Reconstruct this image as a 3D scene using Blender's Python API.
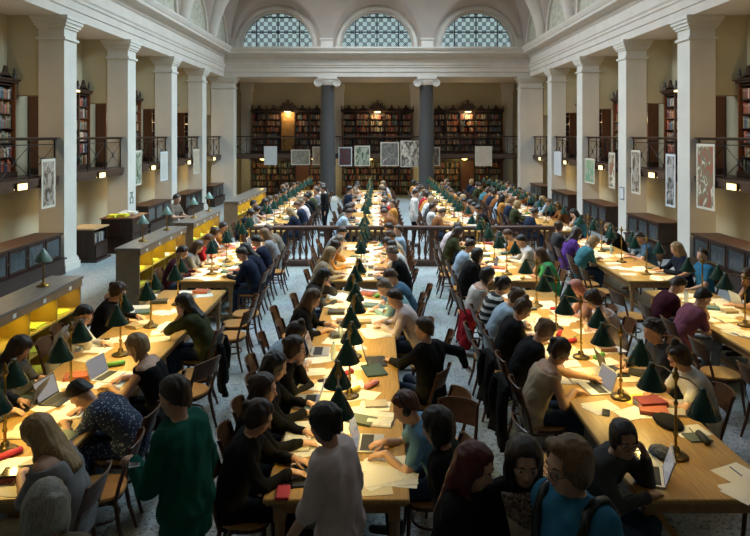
import bpy, math, random
import numpy as np
from mathutils import Vector, Matrix
for _o in list(bpy.data.objects): bpy.data.objects.remove(_o)
SC = bpy.context.scene; COL = SC.collection
R = math.radians; PI = math.pi
rnd = random.Random(7)
# ------------------------------------------------------------------ camera, world, daylight, exposure
H = 3.4; F = 630.0; VX, VY = 377.0, 135.0
cd = bpy.data.cameras.new('camera'); cam = bpy.data.objects.new('camera', cd); COL.objects.link(cam)
cam.location = (0, 0, H); cam.rotation_euler = (PI/2, 0, 0)
cd.sensor_width = 36; cd.lens = F/750*36; cd.shift_x = (375-VX)/750; cd.shift_y = -(268-VY)/750
cd.clip_start = .05; cd.clip_end = 200
SC.camera = cam
w = bpy.data.worlds.new('world'); SC.world = w; w.use_nodes = True
w.node_tree.nodes['Background'].inputs[0].default_value = (.66, .80, .81, 1)
w.node_tree.nodes['Background'].inputs[1].default_value = .85
SC.view_settings.view_transform = 'Standard'; SC.view_settings.look = 'None'
SC.view_settings.gamma = 1; SC.view_settings.exposure = 0.0; SC.view_settings.use_curve_mapping = False
def area(name, loc, sx, sy, power, color, rot=(0,0,0)):
    l = bpy.data.lights.new(name, 'AREA'); l.shape = 'RECTANGLE'; l.size = sx; l.size_y = sy
    l.energy = power; l.color = color
    o = bpy.data.objects.new(name, l); o.location = loc; o.rotation_euler = rot; COL.objects.link(o); return o
for _s, _n in ((-1,'left'),(1,'right')):        # glass roof's daylight as two area lights, tilted to brighten the pillars' nave faces
    _l = area('skylight_'+_n, (_s*3.6, 21.5, 12.0), 4.5, 19.0, 2350 if _s > 0 else 2000, (.66, .87, 1.0) if _s > 0 else (.76, .88, .97), (0, _s*R(38), 0)); _l.data.spread = R(106)
WARM = (1.0, .71, .19); WARM2 = (1.0, .70, .34)
LAMP_W = 12.0; BAY_W = 18.0
# ------------------------------------------------------------------ materials
MC = {}
def mat(name, col, rough=.6, metal=0, var=0, scale=8, bump=0, stretch=(1,1,1), col2=None, emit=None, es=0, spec=.5, bscale=None):
    if name in MC: return MC[name]
    m = bpy.data.materials.new(name); m.use_nodes = True; nt = m.node_tree; b = nt.nodes['Principled BSDF']
    b.inputs['Base Color'].default_value = (*col, 1); b.inputs['Roughness'].default_value = rough
    b.inputs['Metallic'].default_value = metal; b.inputs['Specular IOR Level'].default_value = spec
    if emit: b.inputs['Emission Color'].default_value = (*emit, 1); b.inputs['Emission Strength'].default_value = es
    if var or bump or col2:
        tc = nt.nodes.new('ShaderNodeTexCoord'); mp = nt.nodes.new('ShaderNodeMapping'); mp.inputs['Scale'].default_value = stretch
        nt.links.new(tc.outputs['Object'], mp.inputs['Vector'])
        nz = nt.nodes.new('ShaderNodeTexNoise'); nz.inputs['Scale'].default_value = scale; nz.inputs['Detail'].default_value = 4
        nt.links.new(mp.outputs['Vector'], nz.inputs['Vector'])
        if var or col2:
            cr = nt.nodes.new('ShaderNodeValToRGB'); c2 = col2 or tuple(min(1, c*(1+var)) for c in col)
            c1 = col if col2 else tuple(c*(1-var) for c in col)
            cr.color_ramp.elements[0].position = .35; cr.color_ramp.elements[1].position = .65
            cr.color_ramp.elements[0].color = (*c1, 1); cr.color_ramp.elements[1].color = (*c2, 1)
            nt.links.new(nz.outputs['Fac'], cr.inputs['Fac']); nt.links.new(cr.outputs['Color'], b.inputs['Base Color'])
        if bump:
            n2 = nz
            if bscale:
                n2 = nt.nodes.new('ShaderNodeTexNoise'); n2.inputs['Scale'].default_value = bscale; nt.links.new(mp.outputs['Vector'], n2.inputs['Vector'])
            bp = nt.nodes.new('ShaderNodeBump'); bp.inputs['Strength'].default_value = bump; bp.inputs['Distance'].default_value = .02
            nt.links.new(n2.outputs['Fac'], bp.inputs['Height']); nt.links.new(bp.outputs['Normal'], b.inputs['Normal'])
    MC[name] = m; return m
STONE = mat('cream_stone', (.64,.61,.55), .75, var=.05, scale=1.2)
PLAST = mat('cream_plaster', (.47,.41,.275), .85, var=.06, scale=.8)
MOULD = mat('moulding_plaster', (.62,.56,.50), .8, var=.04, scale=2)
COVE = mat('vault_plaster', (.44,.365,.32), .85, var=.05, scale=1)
STUC = mat('stucco_relief', (.42,.40,.30), .9, col2=(.62,.60,.50), scale=5, bump=.6)
GREY = mat('grey_granite', (.066,.064,.066), .55, var=.25, scale=30)
def floor_mat():
    m = mat('terrazzo', (.36,.43,.46), .42)
    nt = m.node_tree; b = nt.nodes['Principled BSDF']
    tc = nt.nodes.new('ShaderNodeTexCoord')
    v = nt.nodes.new('ShaderNodeTexVoronoi'); v.inputs['Scale'].default_value = 55
    cr = nt.nodes.new('ShaderNodeValToRGB'); e = cr.color_ramp.elements
    e[0].position = 0; e[0].color = (.08,.10,.11,1); e[1].position = .9; e[1].color = (.50,.55,.56,1)
    x = cr.color_ramp.elements.new(.28); x.color = (.38,.45,.48,1)
    sp = nt.nodes.new('ShaderNodeSeparateColor')
    n = nt.nodes.new('ShaderNodeTexNoise'); n.inputs['Scale'].default_value = 1.3
    mx = nt.nodes.new('ShaderNodeMix'); mx.data_type = 'RGBA'; mx.blend_type = 'MULTIPLY'; mx.inputs[0].default_value = .25
    nt.links.new(tc.outputs['Object'], v.inputs['Vector']); nt.links.new(tc.outputs['Object'], n.inputs['Vector'])
    nt.links.new(v.outputs['Color'], sp.inputs[0]); nt.links.new(sp.outputs[0], cr.inputs['Fac'])
    nt.links.new(cr.outputs['Color'], mx.inputs[6]); nt.links.new(n.outputs['Color'], mx.inputs[7])
    nt.links.new(mx.outputs[2], b.inputs['Base Color']); return m
FLOORM = floor_mat()
OAK = mat('golden_oak', (.34,.19,.045), .38, col2=(.46,.275,.08), scale=6, stretch=(9,.6,9), bump=.04)
OAKD = mat('oak_edge', (.26,.145,.055), .45, col2=(.34,.19,.075), scale=6, stretch=(3,3,1))
DARKW = mat('dark_walnut', (.024,.011,.008), .4, col2=(.042,.019,.012), scale=5, stretch=(4,4,.7))
REDW = mat('red_brown_wood', (.13,.048,.022), .4, col2=(.18,.07,.032), scale=5, stretch=(1,6,6))
TOPW = mat('brown_cabinet_top', (.045,.02,.014), .38, col2=(.065,.03,.02), scale=5, stretch=(6,1,6))
CHW = mat('chair_wood', (.06,.024,.012), .33, col2=(.09,.036,.017), scale=6, stretch=(4,4,1))
CHS = mat('chair_seat_wood', (.42,.20,.055), .33, col2=(.50,.26,.08), scale=5, stretch=(1,6,1))
BRASS = mat('aged_brass', (.36,.23,.06), .34, metal=1)
BRASSD = mat('dark_bronze', (.11,.075,.03), .38, metal=.8)
GREEN = mat('green_enamel', (.009,.055,.043), .22, spec=.9)
SHIN = mat('shade_inside', (.75,.66,.42), .6)
BULB = mat('lamp_bulb', (1,.8,.5), .4, emit=(1,.66,.24), es=14)
IRON = mat('black_iron', (.02,.017,.015), .5, metal=.3)
PIGY = mat('pigeonhole_wood', (.50,.33,.05), .55, var=.1, scale=3)
PIGD = mat('pigeonhole_back', (.16,.09,.03), .6)
GREYTOP = mat('worn_grey_wood_top', (.20,.17,.145), .3, var=.2, scale=4, stretch=(5,.6,5))
FACIA = mat('fascia_wood', (.27,.17,.09), .45, var=.12, scale=4)
WHITE = mat('white_paper', (.80,.77,.70), .75)
LIT = mat('lit_fixture', (.9,.8,.5), .5, emit=(1,.80,.36), es=1.7)
LITB = mat('bookcase_lamp', (.9,.8,.5), .5, emit=(1,.70,.25), es=2.6)
def glass(name, col, rough=.1):
    m = mat(name, col, rough, spec=.8); m.node_tree.nodes['Principled BSDF'].inputs['Alpha'].default_value = .45; return m
CABGL = glass('cabinet_glass', (.10,.12,.13), .06)
# ------------------------------------------------------------------ mesh helper
def rotm(a, b):
    z = (Vector(b)-Vector(a)).normalized(); t = Vector((0,0,1)) if abs(z.z) < .95 else Vector((1,0,0))
    x = t.cross(z).normalized(); y = z.cross(x); return x, y, z
class MB:
    def __init__(s): s.v = []; s.f = []; s.m = []; s.sm = []; s.mi = 0; s.smooth = False
    def add(s, vs, fs, smooth=None):
        n = len(s.v); s.v += [tuple(p) for p in vs]
        for f in fs: s.f.append([i+n for i in f]); s.m.append(s.mi); s.sm.append(s.smooth if smooth is None else smooth)
        return s
    def box(s, x0, x1, y0, y1, z0, z1):
        x0, x1 = min(x0,x1), max(x0,x1); y0, y1 = min(y0,y1), max(y0,y1)
        vs = [(x,y,z) for z in (z0,z1) for x,y in ((x0,y0),(x1,y0),(x1,y1),(x0,y1))]
        return s.add(vs, [(3,2,1,0),(4,5,6,7),(0,1,5,4),(1,2,6,5),(2,3,7,6),(3,0,4,7)], False)
    def bbox(s, x0, x1, y0, y1, z0, z1, b=.006):   # box with chamfered vertical corners and top edge
        x0, x1 = min(x0,x1), max(x0,x1); y0, y1 = min(y0,y1), max(y0,y1)
        def ring(i, z): 
            a = b
            return [(x0+i+a,y0+i,z),(x1-i-a,y0+i,z),(x1-i,y0+i+a,z),(x1-i,y1-i-a,z),(x1-i-a,y1-i,z),(x0+i+a,y1-i,z),(x0+i,y1-i-a,z),(x0+i,y0+i+a,z)]
        vs = ring(b,z0)+ring(0,z0+b)+ring(0,z1-b)+ring(b,z1)
        fs = [tuple(range(7,-1,-1)), tuple(range(24,32))]
        for k in range(3):
            for i in range(8): j = (i+1)%8; fs.append((k*8+i,k*8+j,k*8+8+j,k*8+8+i))
        return s.add(vs, fs, False)
    def tube(s, pts, r, n=8, caps=True, smooth=True, flat=1.0):
        pts = [Vector(p) for p in pts]; m = len(pts); rs = r if isinstance(r,(list,tuple)) else [r]*m
        vs = []; px = None
        for i,p in enumerate(pts):
            a = pts[max(0,i-1)]; b = pts[min(m-1,i+1)]; x,y,z = rotm(a,b)
            if px is not None:
                x = (px - z*px.dot(z)); x = x.normalized() if x.length > 1e-6 else rotm(a,b)[0]; y = z.cross(x)
            px = x
            for k in range(n):
                t = 2*PI*k/n; vs.append(p + x*math.cos(t)*rs[i] + y*math.sin(t)*rs[i]*flat)
        fs = [(i*n+k, i*n+(k+1)%n, (i+1)*n+(k+1)%n, (i+1)*n+k) for i in range(m-1) for k in range(n)]
        s.add(vs, fs, smooth)
        if caps: s.add(vs[:n], [tuple(range(n-1,-1,-1))], False); s.add(vs[-n:], [tuple(range(n))], False)
        return s
    def lathe(s, prof, c=(0,0,0), n=16, smooth=True, axis=None):   # prof: (r, z)
        x,y,z = (Vector((1,0,0)),Vector((0,1,0)),Vector((0,0,1))) if axis is None else rotm((0,0,0),axis)
        c = Vector(c); vs = []
        for r,h in prof:
            for k in range(n):
                t = 2*PI*k/n; vs.append(c + x*math.cos(t)*r + y*math.sin(t)*r + z*h)
        m = len(prof)
        fs = [(i*n+k, i*n+(k+1)%n, (i+1)*n+(k+1)%n, (i+1)*n+k) for i in range(m-1) for k in range(n)]
        return s.add(vs, fs, smooth)
    def prism(s, poly, axis, a, b):    # poly in the two other axes, extruded along axis from a to b
        def P3(u,v,t): return {'x':(t,u,v),'y':(u,t,v),'z':(u,v,t)}[axis]
        n = len(poly); vs = [P3(u,v,a) for u,v in poly]+[P3(u,v,b) for u,v in poly]
        fs = [(i,(i+1)%n,n+(i+1)%n,n+i) for i in range(n)]+[tuple(range(n-1,-1,-1)),tuple(range(n,2*n))]
        return s.add(vs, fs, False)
    def xf(s, M, i0=0):
        s.v = s.v[:i0]+[tuple(M @ Vector(p)) for p in s.v[i0:]]; return s
    def mesh(s, name, mats):
        me = bpy.data.meshes.new(name); me.from_pydata(s.v, [], s.f)
        for m in (mats if isinstance(mats,(list,tuple)) else [mats]): me.materials.append(m)
        me.polygons.foreach_set('material_index', s.m); me.polygons.foreach_set('use_smooth', s.sm); me.update()
        import bmesh
        bm = bmesh.new(); bm.from_mesh(me); bmesh.ops.recalc_face_normals(bm, faces=bm.faces); bm.to_mesh(me); bm.free()
        return me
    def build(s, name, mats, parent=None): return put(name, s.mesh(name, mats), parent)
def put(name, me, parent=None, loc=None, rz=0):
    o = bpy.data.objects.new(name, me); COL.objects.link(o)
    if parent is not None: o.parent = parent
    if loc is not None: o.location = loc; o.rotation_euler = (0,0,rz)
    return o
def tag(o, label=None, cat=None, group=None, kind=None):
    if label: o['label'] = label
    if cat: o['category'] = cat
    if group: o['group'] = group
    if kind: o['kind'] = kind
    return o
def empty(name, loc=(0,0,0), rz=0, **k):
    o = bpy.data.objects.new(name, None); COL.objects.link(o); o.location = loc; o.rotation_euler = (0,0,rz); o.empty_display_size = .1
    return tag(o, **k)
def struct(name, b, m, label=None): return tag(b.build(name, m), label, None, None, 'structure')
KIDS = {}
def kids(o):
    return [c for c in KIDS.get(o.name, [])]
def copy_tree(o, parent=None):
    c = o.copy(); COL.objects.link(c)
    if parent is not None: c.parent = parent
    for ch in list(o.children): copy_tree(ch, c)
    return c
def at(px, py, z):      # the point at height z that the photograph shows at a pixel
    d = F*(H-z)/(py-VY); return ((px-VX)*d/F, d)
_o1 = 'first second third fourth fifth sixth seventh eighth ninth tenth eleventh twelfth thirteenth fourteenth fifteenth sixteenth seventeenth eighteenth nineteenth'.split()
_t = ['','','twenty','thirty','forty','fifty','sixty','seventy','eighty','ninety']; _tt = ['','','twentieth','thirtieth','fortieth','fiftieth','sixtieth','seventieth','eightieth','ninetieth']
def ordw(n):
    if n <= 19: return _o1[n-1]
    if n >= 100: return 'hundred-and-'+ordw(n-100) if n > 100 else 'hundredth'
    return _tt[n//10] if n%10 == 0 else _t[n//10]+'-'+_o1[n%10-1]
# ------------------------------------------------------------------ the room
XN, PW, XO = 7.77, .64, 9.2           # nave face of the pillars, pillar width, outer wall
PD = [11.55, 15.65, 19.65, 23.85, 28.05]; YE = 31.95; YB = 36.1; ZA, ZC = 6.36, 7.81
GZ = 2.36
struct('floor', MB().box(-9.6, 9.6, -2.2, 36.5, -.12, 0), floor_mat())
struct('wall_left', MB().box(-XO-.3, -XO, -2.2, 36.5, 0, ZA+1.6), PLAST)
struct('wall_right', MB().box(XO, XO+.3, -2.2, 36.5, 0, ZA+1.6), PLAST)
struct('wall_back', MB().box(-XO, XO, YB, YB+.3, 0, ZA+1.6), PLAST)
struct('wall_front', MB().box(-XO, XO, -2.2, -1.9, 0, 12.8), PLAST)
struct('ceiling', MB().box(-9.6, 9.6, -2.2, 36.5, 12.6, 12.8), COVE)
for s, nm in ((-1,'left'),(1,'right')):
    struct('ceiling_aisle_'+nm, MB().box(s*XO, s*(XN+PW-.05), -1.9, YB, ZA+.02, ZA+.2), MOULD)
struct('ceiling_aisle_back', MB().box(-XO+.9, XO-.9, YE+.7, YB, ZA+.02, ZA+.2), MOULD)
PROF = [(-.64,ZA),(0,ZA),(0,6.58),(.04,6.60),(.04,6.80),(.08,6.83),(.08,6.90),(.12,6.95),(.12,6.99),(.03,7.01),(.03,7.30),(.09,7.34),(.12,7.42),(.16,7.44),(.44,7.50),(.44,7.60),(.47,7.62),(.53,7.74),(.53,ZC),(-.64,ZC)]
for s, nm in ((-1,'left'),(1,'right')):
    struct('trim_entablature_'+nm, MB().prism([(s*(XN-o), z) for o,z in PROF], 'y', -1.9, YE+.6), MOULD, 'long moulded cream entablature above the %s pillars' % nm)
struct('trim_entablature_back', MB().prism([(YE-o, z) for o,z in PROF], 'x', -XN-.6, XN+.6), MOULD, 'moulded cream entablature across the end of the hall')
struct('trim_entablature_front', MB().prism([(.4+o, z) for o,z in PROF], 'x', -XN-.6, XN+.6), MOULD)
# vaults above the cornice: a cove cut by a lunette vault over each window
def cove(name, u0, u1, cen, place, step, m, hole=True, r0=2.12, slope=.42):
    zs = np.arange(ZC-.02, 12.7, step); us = np.arange(u0, u1+step, step)
    def off(u, z):
        t = min(4.6, max(0, z-ZC)); c = .22 + 4.9 - math.sqrt(max(.01, 4.9**2-t*t))
        for q in cen:
            rho = math.hypot(u-q, max(0, z-ZC-.05)); c = min(c, max(0, (rho-r0)/slope))
        return c
    vs = [place(u, z, off(u, z)) for z in zs for u in us]; n = len(us); fs = []
    for i in range(len(zs)-1):
        for j in range(n-1):
            uc, zc = us[j]+step/2, zs[i]+step/2
            if hole and any(math.hypot(uc-q, zc-ZC-.05) < 1.97 for q in cen): continue
            fs.append((i*n+j, i*n+j+1, (i+1)*n+j+1, (i+1)*n+j))
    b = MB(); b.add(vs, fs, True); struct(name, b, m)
WX = (-5.1, 0, 5.1); ZW = ZC+.05
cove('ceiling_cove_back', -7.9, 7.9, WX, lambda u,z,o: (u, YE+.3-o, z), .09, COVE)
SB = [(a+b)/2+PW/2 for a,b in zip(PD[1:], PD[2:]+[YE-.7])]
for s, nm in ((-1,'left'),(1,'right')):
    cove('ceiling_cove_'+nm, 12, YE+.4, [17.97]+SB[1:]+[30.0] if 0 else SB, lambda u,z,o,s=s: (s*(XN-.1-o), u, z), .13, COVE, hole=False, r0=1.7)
    for i, q in enumerate(SB):      # stucco lunettes and white ribs
        n = 24
        arc = [(q+1.62*math.cos(PI*k/n), ZW+1.62*math.sin(PI*k/n)) for k in range(n+1)]
        struct('trim_stucco_lunette_%s' % nm, MB().prism(arc, 'x', s*(XN-.1), s*(XN-.16)), STUC, 'arched stucco relief panel above the %s cornice' % nm)
        b = MB(); o_ = [(q+1.86*math.cos(PI*k/n), ZW+1.86*math.sin(PI*k/n)) for k in range(n+1)]; b.prism(o_+arc[::-1], 'x', s*(XN-.1), s*(XN-.26))
        struct('trim_arch_%s' % nm, b, MOULD)
    for i, q in enumerate(PD[1:]):
        b = MB(); pts = []
        for k in range(15):
            z = ZC+k*.28; t = min(4.6, z-ZC); pts.append((s*(XN-.32-4.9+math.sqrt(max(.01,4.9**2-t*t))), q+PW/2, z))
        b.tube(pts, [.26+.035*k for k in range(15)], 8); struct('trim_rib_%s' % nm, b, MOULD)
# lunette windows with lattice
IRONW = mat('window_lattice', (.03,.045,.045), .6); GLZ = mat('window_glass', (.8,.9,.92), .3)
GLZ.node_tree.nodes['Principled BSDF'].inputs['Transmission Weight'].default_value = .9
for wi, q in enumerate(WX):
    n = 40; y0 = YE+.3
    ring = lambda r: [(q+r*math.cos(PI*k/n), ZW+r*math.sin(PI*k/n)) for k in range(n+1)]
    b = MB()
    b.prism(ring(2.2)+ring(1.9)[::-1], 'y', y0+.1, y0-.10); b.prism(ring(2.08)+ring(1.9)[::-1], 'y', y0+.1, y0-.16)
    b.prism(ring(2.3)+ring(2.2)[::-1], 'y', y0, y0-.05); b.prism(ring(1.93)+ring(1.8)[::-1], 'y', y0+.35, y0-.02)
    fr = struct('window_%d' % (wi+1), b, MOULD, '%s arched lattice window above the end cornice' % ('left','middle','right')[wi])
    b = MB(); b.prism(ring(1.86), 'y', y0+.30, y0+.31); g = b.build('window_pane', GLZ, fr)
    b = MB(); st = .42; yy = y0+.22
    def inside(x, z): return math.hypot(x-q, z-ZW) < 1.86 and z > ZW
    for k in range(-12, 13):          # diagonals, clipped to the lunette
        for sg in (1,-1):
            pts = [(q+k*st+sg*t*.1, ZW+t*.1) for t in range(0, 20)]; pts = [p for p in pts if inside(*p)]
            if len(pts) > 1: b.tube([(pts[0][0],yy,pts[0][1]),(pts[-1][0],yy,pts[-1][1])], .016, 4)
    for k in range(-9, 10):
        for j in range(9):
            x, z = q+k*st/2, ZW+j*st/2
            if (k+j) % 2 == 0 and inside(x, z): b.lathe([(.10,-.012),(.10,.012),(.072,.012),(.072,-.012),(.10,-.012)], (x,yy,z), 10, False, (0,1,0))
    for z in (ZW+.06, ZW+.84, ZW+1.6):
        hw = math.sqrt(max(.01, 1.86**2-(z-ZW)**2)); b.box(q-hw, q+hw, yy-.03, yy+.03, z-.03, z+.03)
    for x in (q-1.1, q, q+1.1): b.box(x-.025, x+.025, yy-.03, yy+.03, ZW, ZW+math.sqrt(1.86**2-(x-q)**2))
    b.build('lattice', IRONW, fr)
for x in (-2.55, 2.55, -7.4, 7.4):
    struct('trim_pedestal', MB().box(x-.3, x+.3, YE+.35, YE-.05, ZC, ZC+.42).box(x-.34, x+.34, YE+.35, YE-.09, ZC+.42, ZC+.5), MOULD)
# pillars
def pillar_mb(w=PW, dp=PW):
    b = MB()
    def lay(g, z0, z1): b.box(-g, w+g, -g, dp+g, z0, z1)
    lay(.07,0,.16); lay(.045,.16,.24); lay(.02,.24,.29); lay(0,.29,5.78); lay(.05,5.78,5.84); lay(0,5.84,6.06); lay(.04,6.06,6.12); lay(.08,6.12,6.20); lay(.12,6.20,6.28); lay(.15,6.28,ZA+.01)
    return b
pme = pillar_mb().mesh('pillar', STONE)
for i, d in enumerate(PD):
    for s, nm in ((-1,'left'),(1,'right')):
        o = put('pillar', pme, None, (-XN-PW if s < 0 else XN, d, 0)); tag(o, 'square cream stone pillar, %s along the %s side of the hall' % (ordw(i+1) if 0 else ('frontmost','second','third','fourth','fifth')[i], nm), None, None, 'structure')
        a, c = (s*(XN+PW), s*XO)
        struct('wall_lintel_'+nm, MB().box(a, c, d+.02, d+.6, 4.40, ZA+.05), PLAST)
for s, nm in ((-1,'left'),(1,'right')):
    o = put('pillar', pillar_mb(1.14, .64).mesh('corner_pillar', STONE), None, (-8.41 if s < 0 else 7.27, YE, 0)); tag(o, 'wide cream corner pillar at the %s end of the hall' % nm, None, None, 'structure')
    struct('wall_lintel_'+nm, MB().box(s*8.45, s*XO, YE+.02, YE+.6, 4.40, ZA+.05), PLAST)
# grey columns with ionic capitals
for x, nm in ((-2.52,'left'),(2.53,'right')):
    c = empty('pillar_column', (x, YE+.35, 0)); tag(c, 'round grey granite column with white scrolled capital, %s of the pair' % nm, None, None, 'structure')
    MB().lathe([(.0,.28),(.41,.28),(.40,.5),(.395,2),(.385,3.5),(.35,5.95),(.37,5.98),(0,6.0)], n=28).build('shaft', GREY, c)
    MB().box(-.55,.55,-.55,.55,0,.12).lathe([(.52,.12),(.54,.17),(.5,.21),(.45,.22),(.47,.26),(.43,.3)], n=28).build('base', STONE, c)
    b = MB().lathe([(.36,5.93),(.40,5.98),(.40,6.04),(.46,6.12),(.46,6.2)], n=24).box(-.5,.5,-.42,.42,6.24,6.36).box(-.46,.46,-.36,.36,6.14,6.25)
    for sx in (-1,1):
        b.lathe([(0,-.40),(.2,-.40),(.2,.40),(0,.40)], (sx*.47,0,6.06), 20, True, (0,1,0))
        for r in (.2,.12,.05): b.lathe([(r,-.43),(r,.43),(r-.035,.43),(r-.035,-.43),(r,-.43)], (sx*.47,0,6.06), 18, True, (0,1,0))
    b.build('capital', MOULD, c)
for x in (-7.45, -2.2, 2.2, 7.45):
    struct('trim_pilaster', MB().box(x-.3, x+.3, YB-.16, YB, 0, 5.9).box(x-.36, x+.36, YB-.2, YB, 5.9, 6.36).box(x-.33,x+.33,YB-.18,YB,5.5,5.56), STONE)
# galleries
GAL = mat('gallery_dark_wood', (.075,.042,.03), .45, var=.2, scale=4)
bays = []
for i, d in enumerate(PD):
    y0 = d+PW; y1 = PD[i+1] if i+1 < len(PD) else YE
    bays.append((y0, y1))
bays = [(1.0, PD[0])] + bays
for s, nm in ((-1,'left'),(1,'right')):
    b = MB().box(s*8.46, s*XO, -1.9, YB, GZ-.2, GZ)
    for y0, y1 in bays: b.box(s*7.93, s*8.46, y0+.01, y1-.01, GZ-.2, GZ); b.box(s*7.90, s*7.96, y0+.01, y1-.01, GZ-.14, GZ-.03); b.box(s*7.88, s*7.96, y0+.01, y1-.01, GZ-.03, GZ+.03)
    struct('floor_gallery_'+nm, b, GAL, 'dark wooden gallery floor along the %s wall' % nm)
struct('floor_gallery_back', MB().box(-8.46, 8.46, 33.0, YB, GZ-.2, GZ).box(-8.46, 8.46, 32.94, 33.0, GZ-.16, GZ+.03), GAL)
struct('floor_gallery_front', MB().box(-8.46, 8.46, -1.9, -.05, GZ-.2, GZ), GAL)
# the gallery railing of one bay; the length runs along local y
def railing(L, loc, rz, label, group):
    t = empty('gallery_railing', loc, rz, label=label, cat='railing', group=group)
    n = max(3, round(L/.98)); st = L/n
    MB().box(-.06,.06,0,L,.915,.965).box(-.13,.02,0,L,.965,.985).build('handrail', GAL, t)
    MB().box(-.012,.012,0,L,.80,.82).build('upper_rail', IRON, t); MB().box(-.012,.012,0,L,.05,.075).build('lower_rail', IRON, t)
    for k in range(n+1): MB().box(-.014,.014,k*st-.014,k*st+.014,.0,.935).build('post', IRON, t)
    for k in range(n):
        y = (k+.5)*st; b = MB(); h = st/2
        for sg in (-1,1): b.tube([(0,y-h,.43-sg*.36),(0,y+h,.43+sg*.36)], .008, 5); b.tube([(0,y-.1,.43-sg*.1),(0,y+.1,.43+sg*.1)], [.004,.004], 4)
        for q in range(8): b.tube([(0,y,.43),(0,y+.1*math.cos(q*PI/4),.43+.1*math.sin(q*PI/4))], [.018,.004], 4)
        b.lathe([(.035,-.012),(.035,.012),(0,.016)], (0,y,.43), 8, True, (1,0,0)); b.build('star_ornament', IRON, t)
    return t
# book palette
BKC = [(.20,.03,.025),(.04,.06,.11),(.30,.22,.11),(.05,.05,.05),(.10,.13,.09),(.45,.40,.32),(.16,.08,.04),(.07,.14,.17),(.36,.10,.05)]
BKN = ['dark red','navy blue','tan','black','moss green','off-white','brown','petrol blue','rust orange']
BKM = [mat('book_cover_%s' % n.replace(' ','_'), c, .55) for n, c in zip(BKN, BKC)]
PAGES = mat('book_pages', (.62,.56,.42), .8)
rest = MB()            # the many books beyond the three hundred that are built one by one
def fill(u0, u1, put_box, h, prob=1.0, tmin=.03, tmax=.055):
    u = u0
    while u < u1-.05:
        t = rnd.uniform(tmin, tmax)
        if rnd.random() < prob:
            rest.mi = rnd.randrange(len(BKM)); put_box(u, u+t-.003, h*rnd.uniform(.7,.97))
        u += t if rnd.random() < .97 else t+.12
BOOKS = []
bmesh_cache = {}
def book_upright(t, h, ci, dp=.2):
    k = (round(t,2), round(h,2), ci)
    if k not in bmesh_cache:
        b = MB(); hw = k[0]/2
        b.mi = 0; b.box(-hw,-hw+.004,0,dp,0,k[1]); b.box(hw-.004,hw,0,dp,0,k[1]); b.prism([(-hw,0),(-hw*.5,-.008),(hw*.5,-.008),(hw,0)],'z',0,k[1])
        b.mi = 1; b.box(-hw+.004,hw-.004,0,dp-.006,.005,k[1]-.005)
        b.mi = 2; b.box(-hw*.6,hw*.6,-.0095,-.004,k[1]*.72,k[1]*.8)
        bmesh_cache[k] = b.mesh('book', [BKM[ci], PAGES, BKM[5] if ci != 5 else BKM[6]])
    return bmesh_cache[k]
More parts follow.
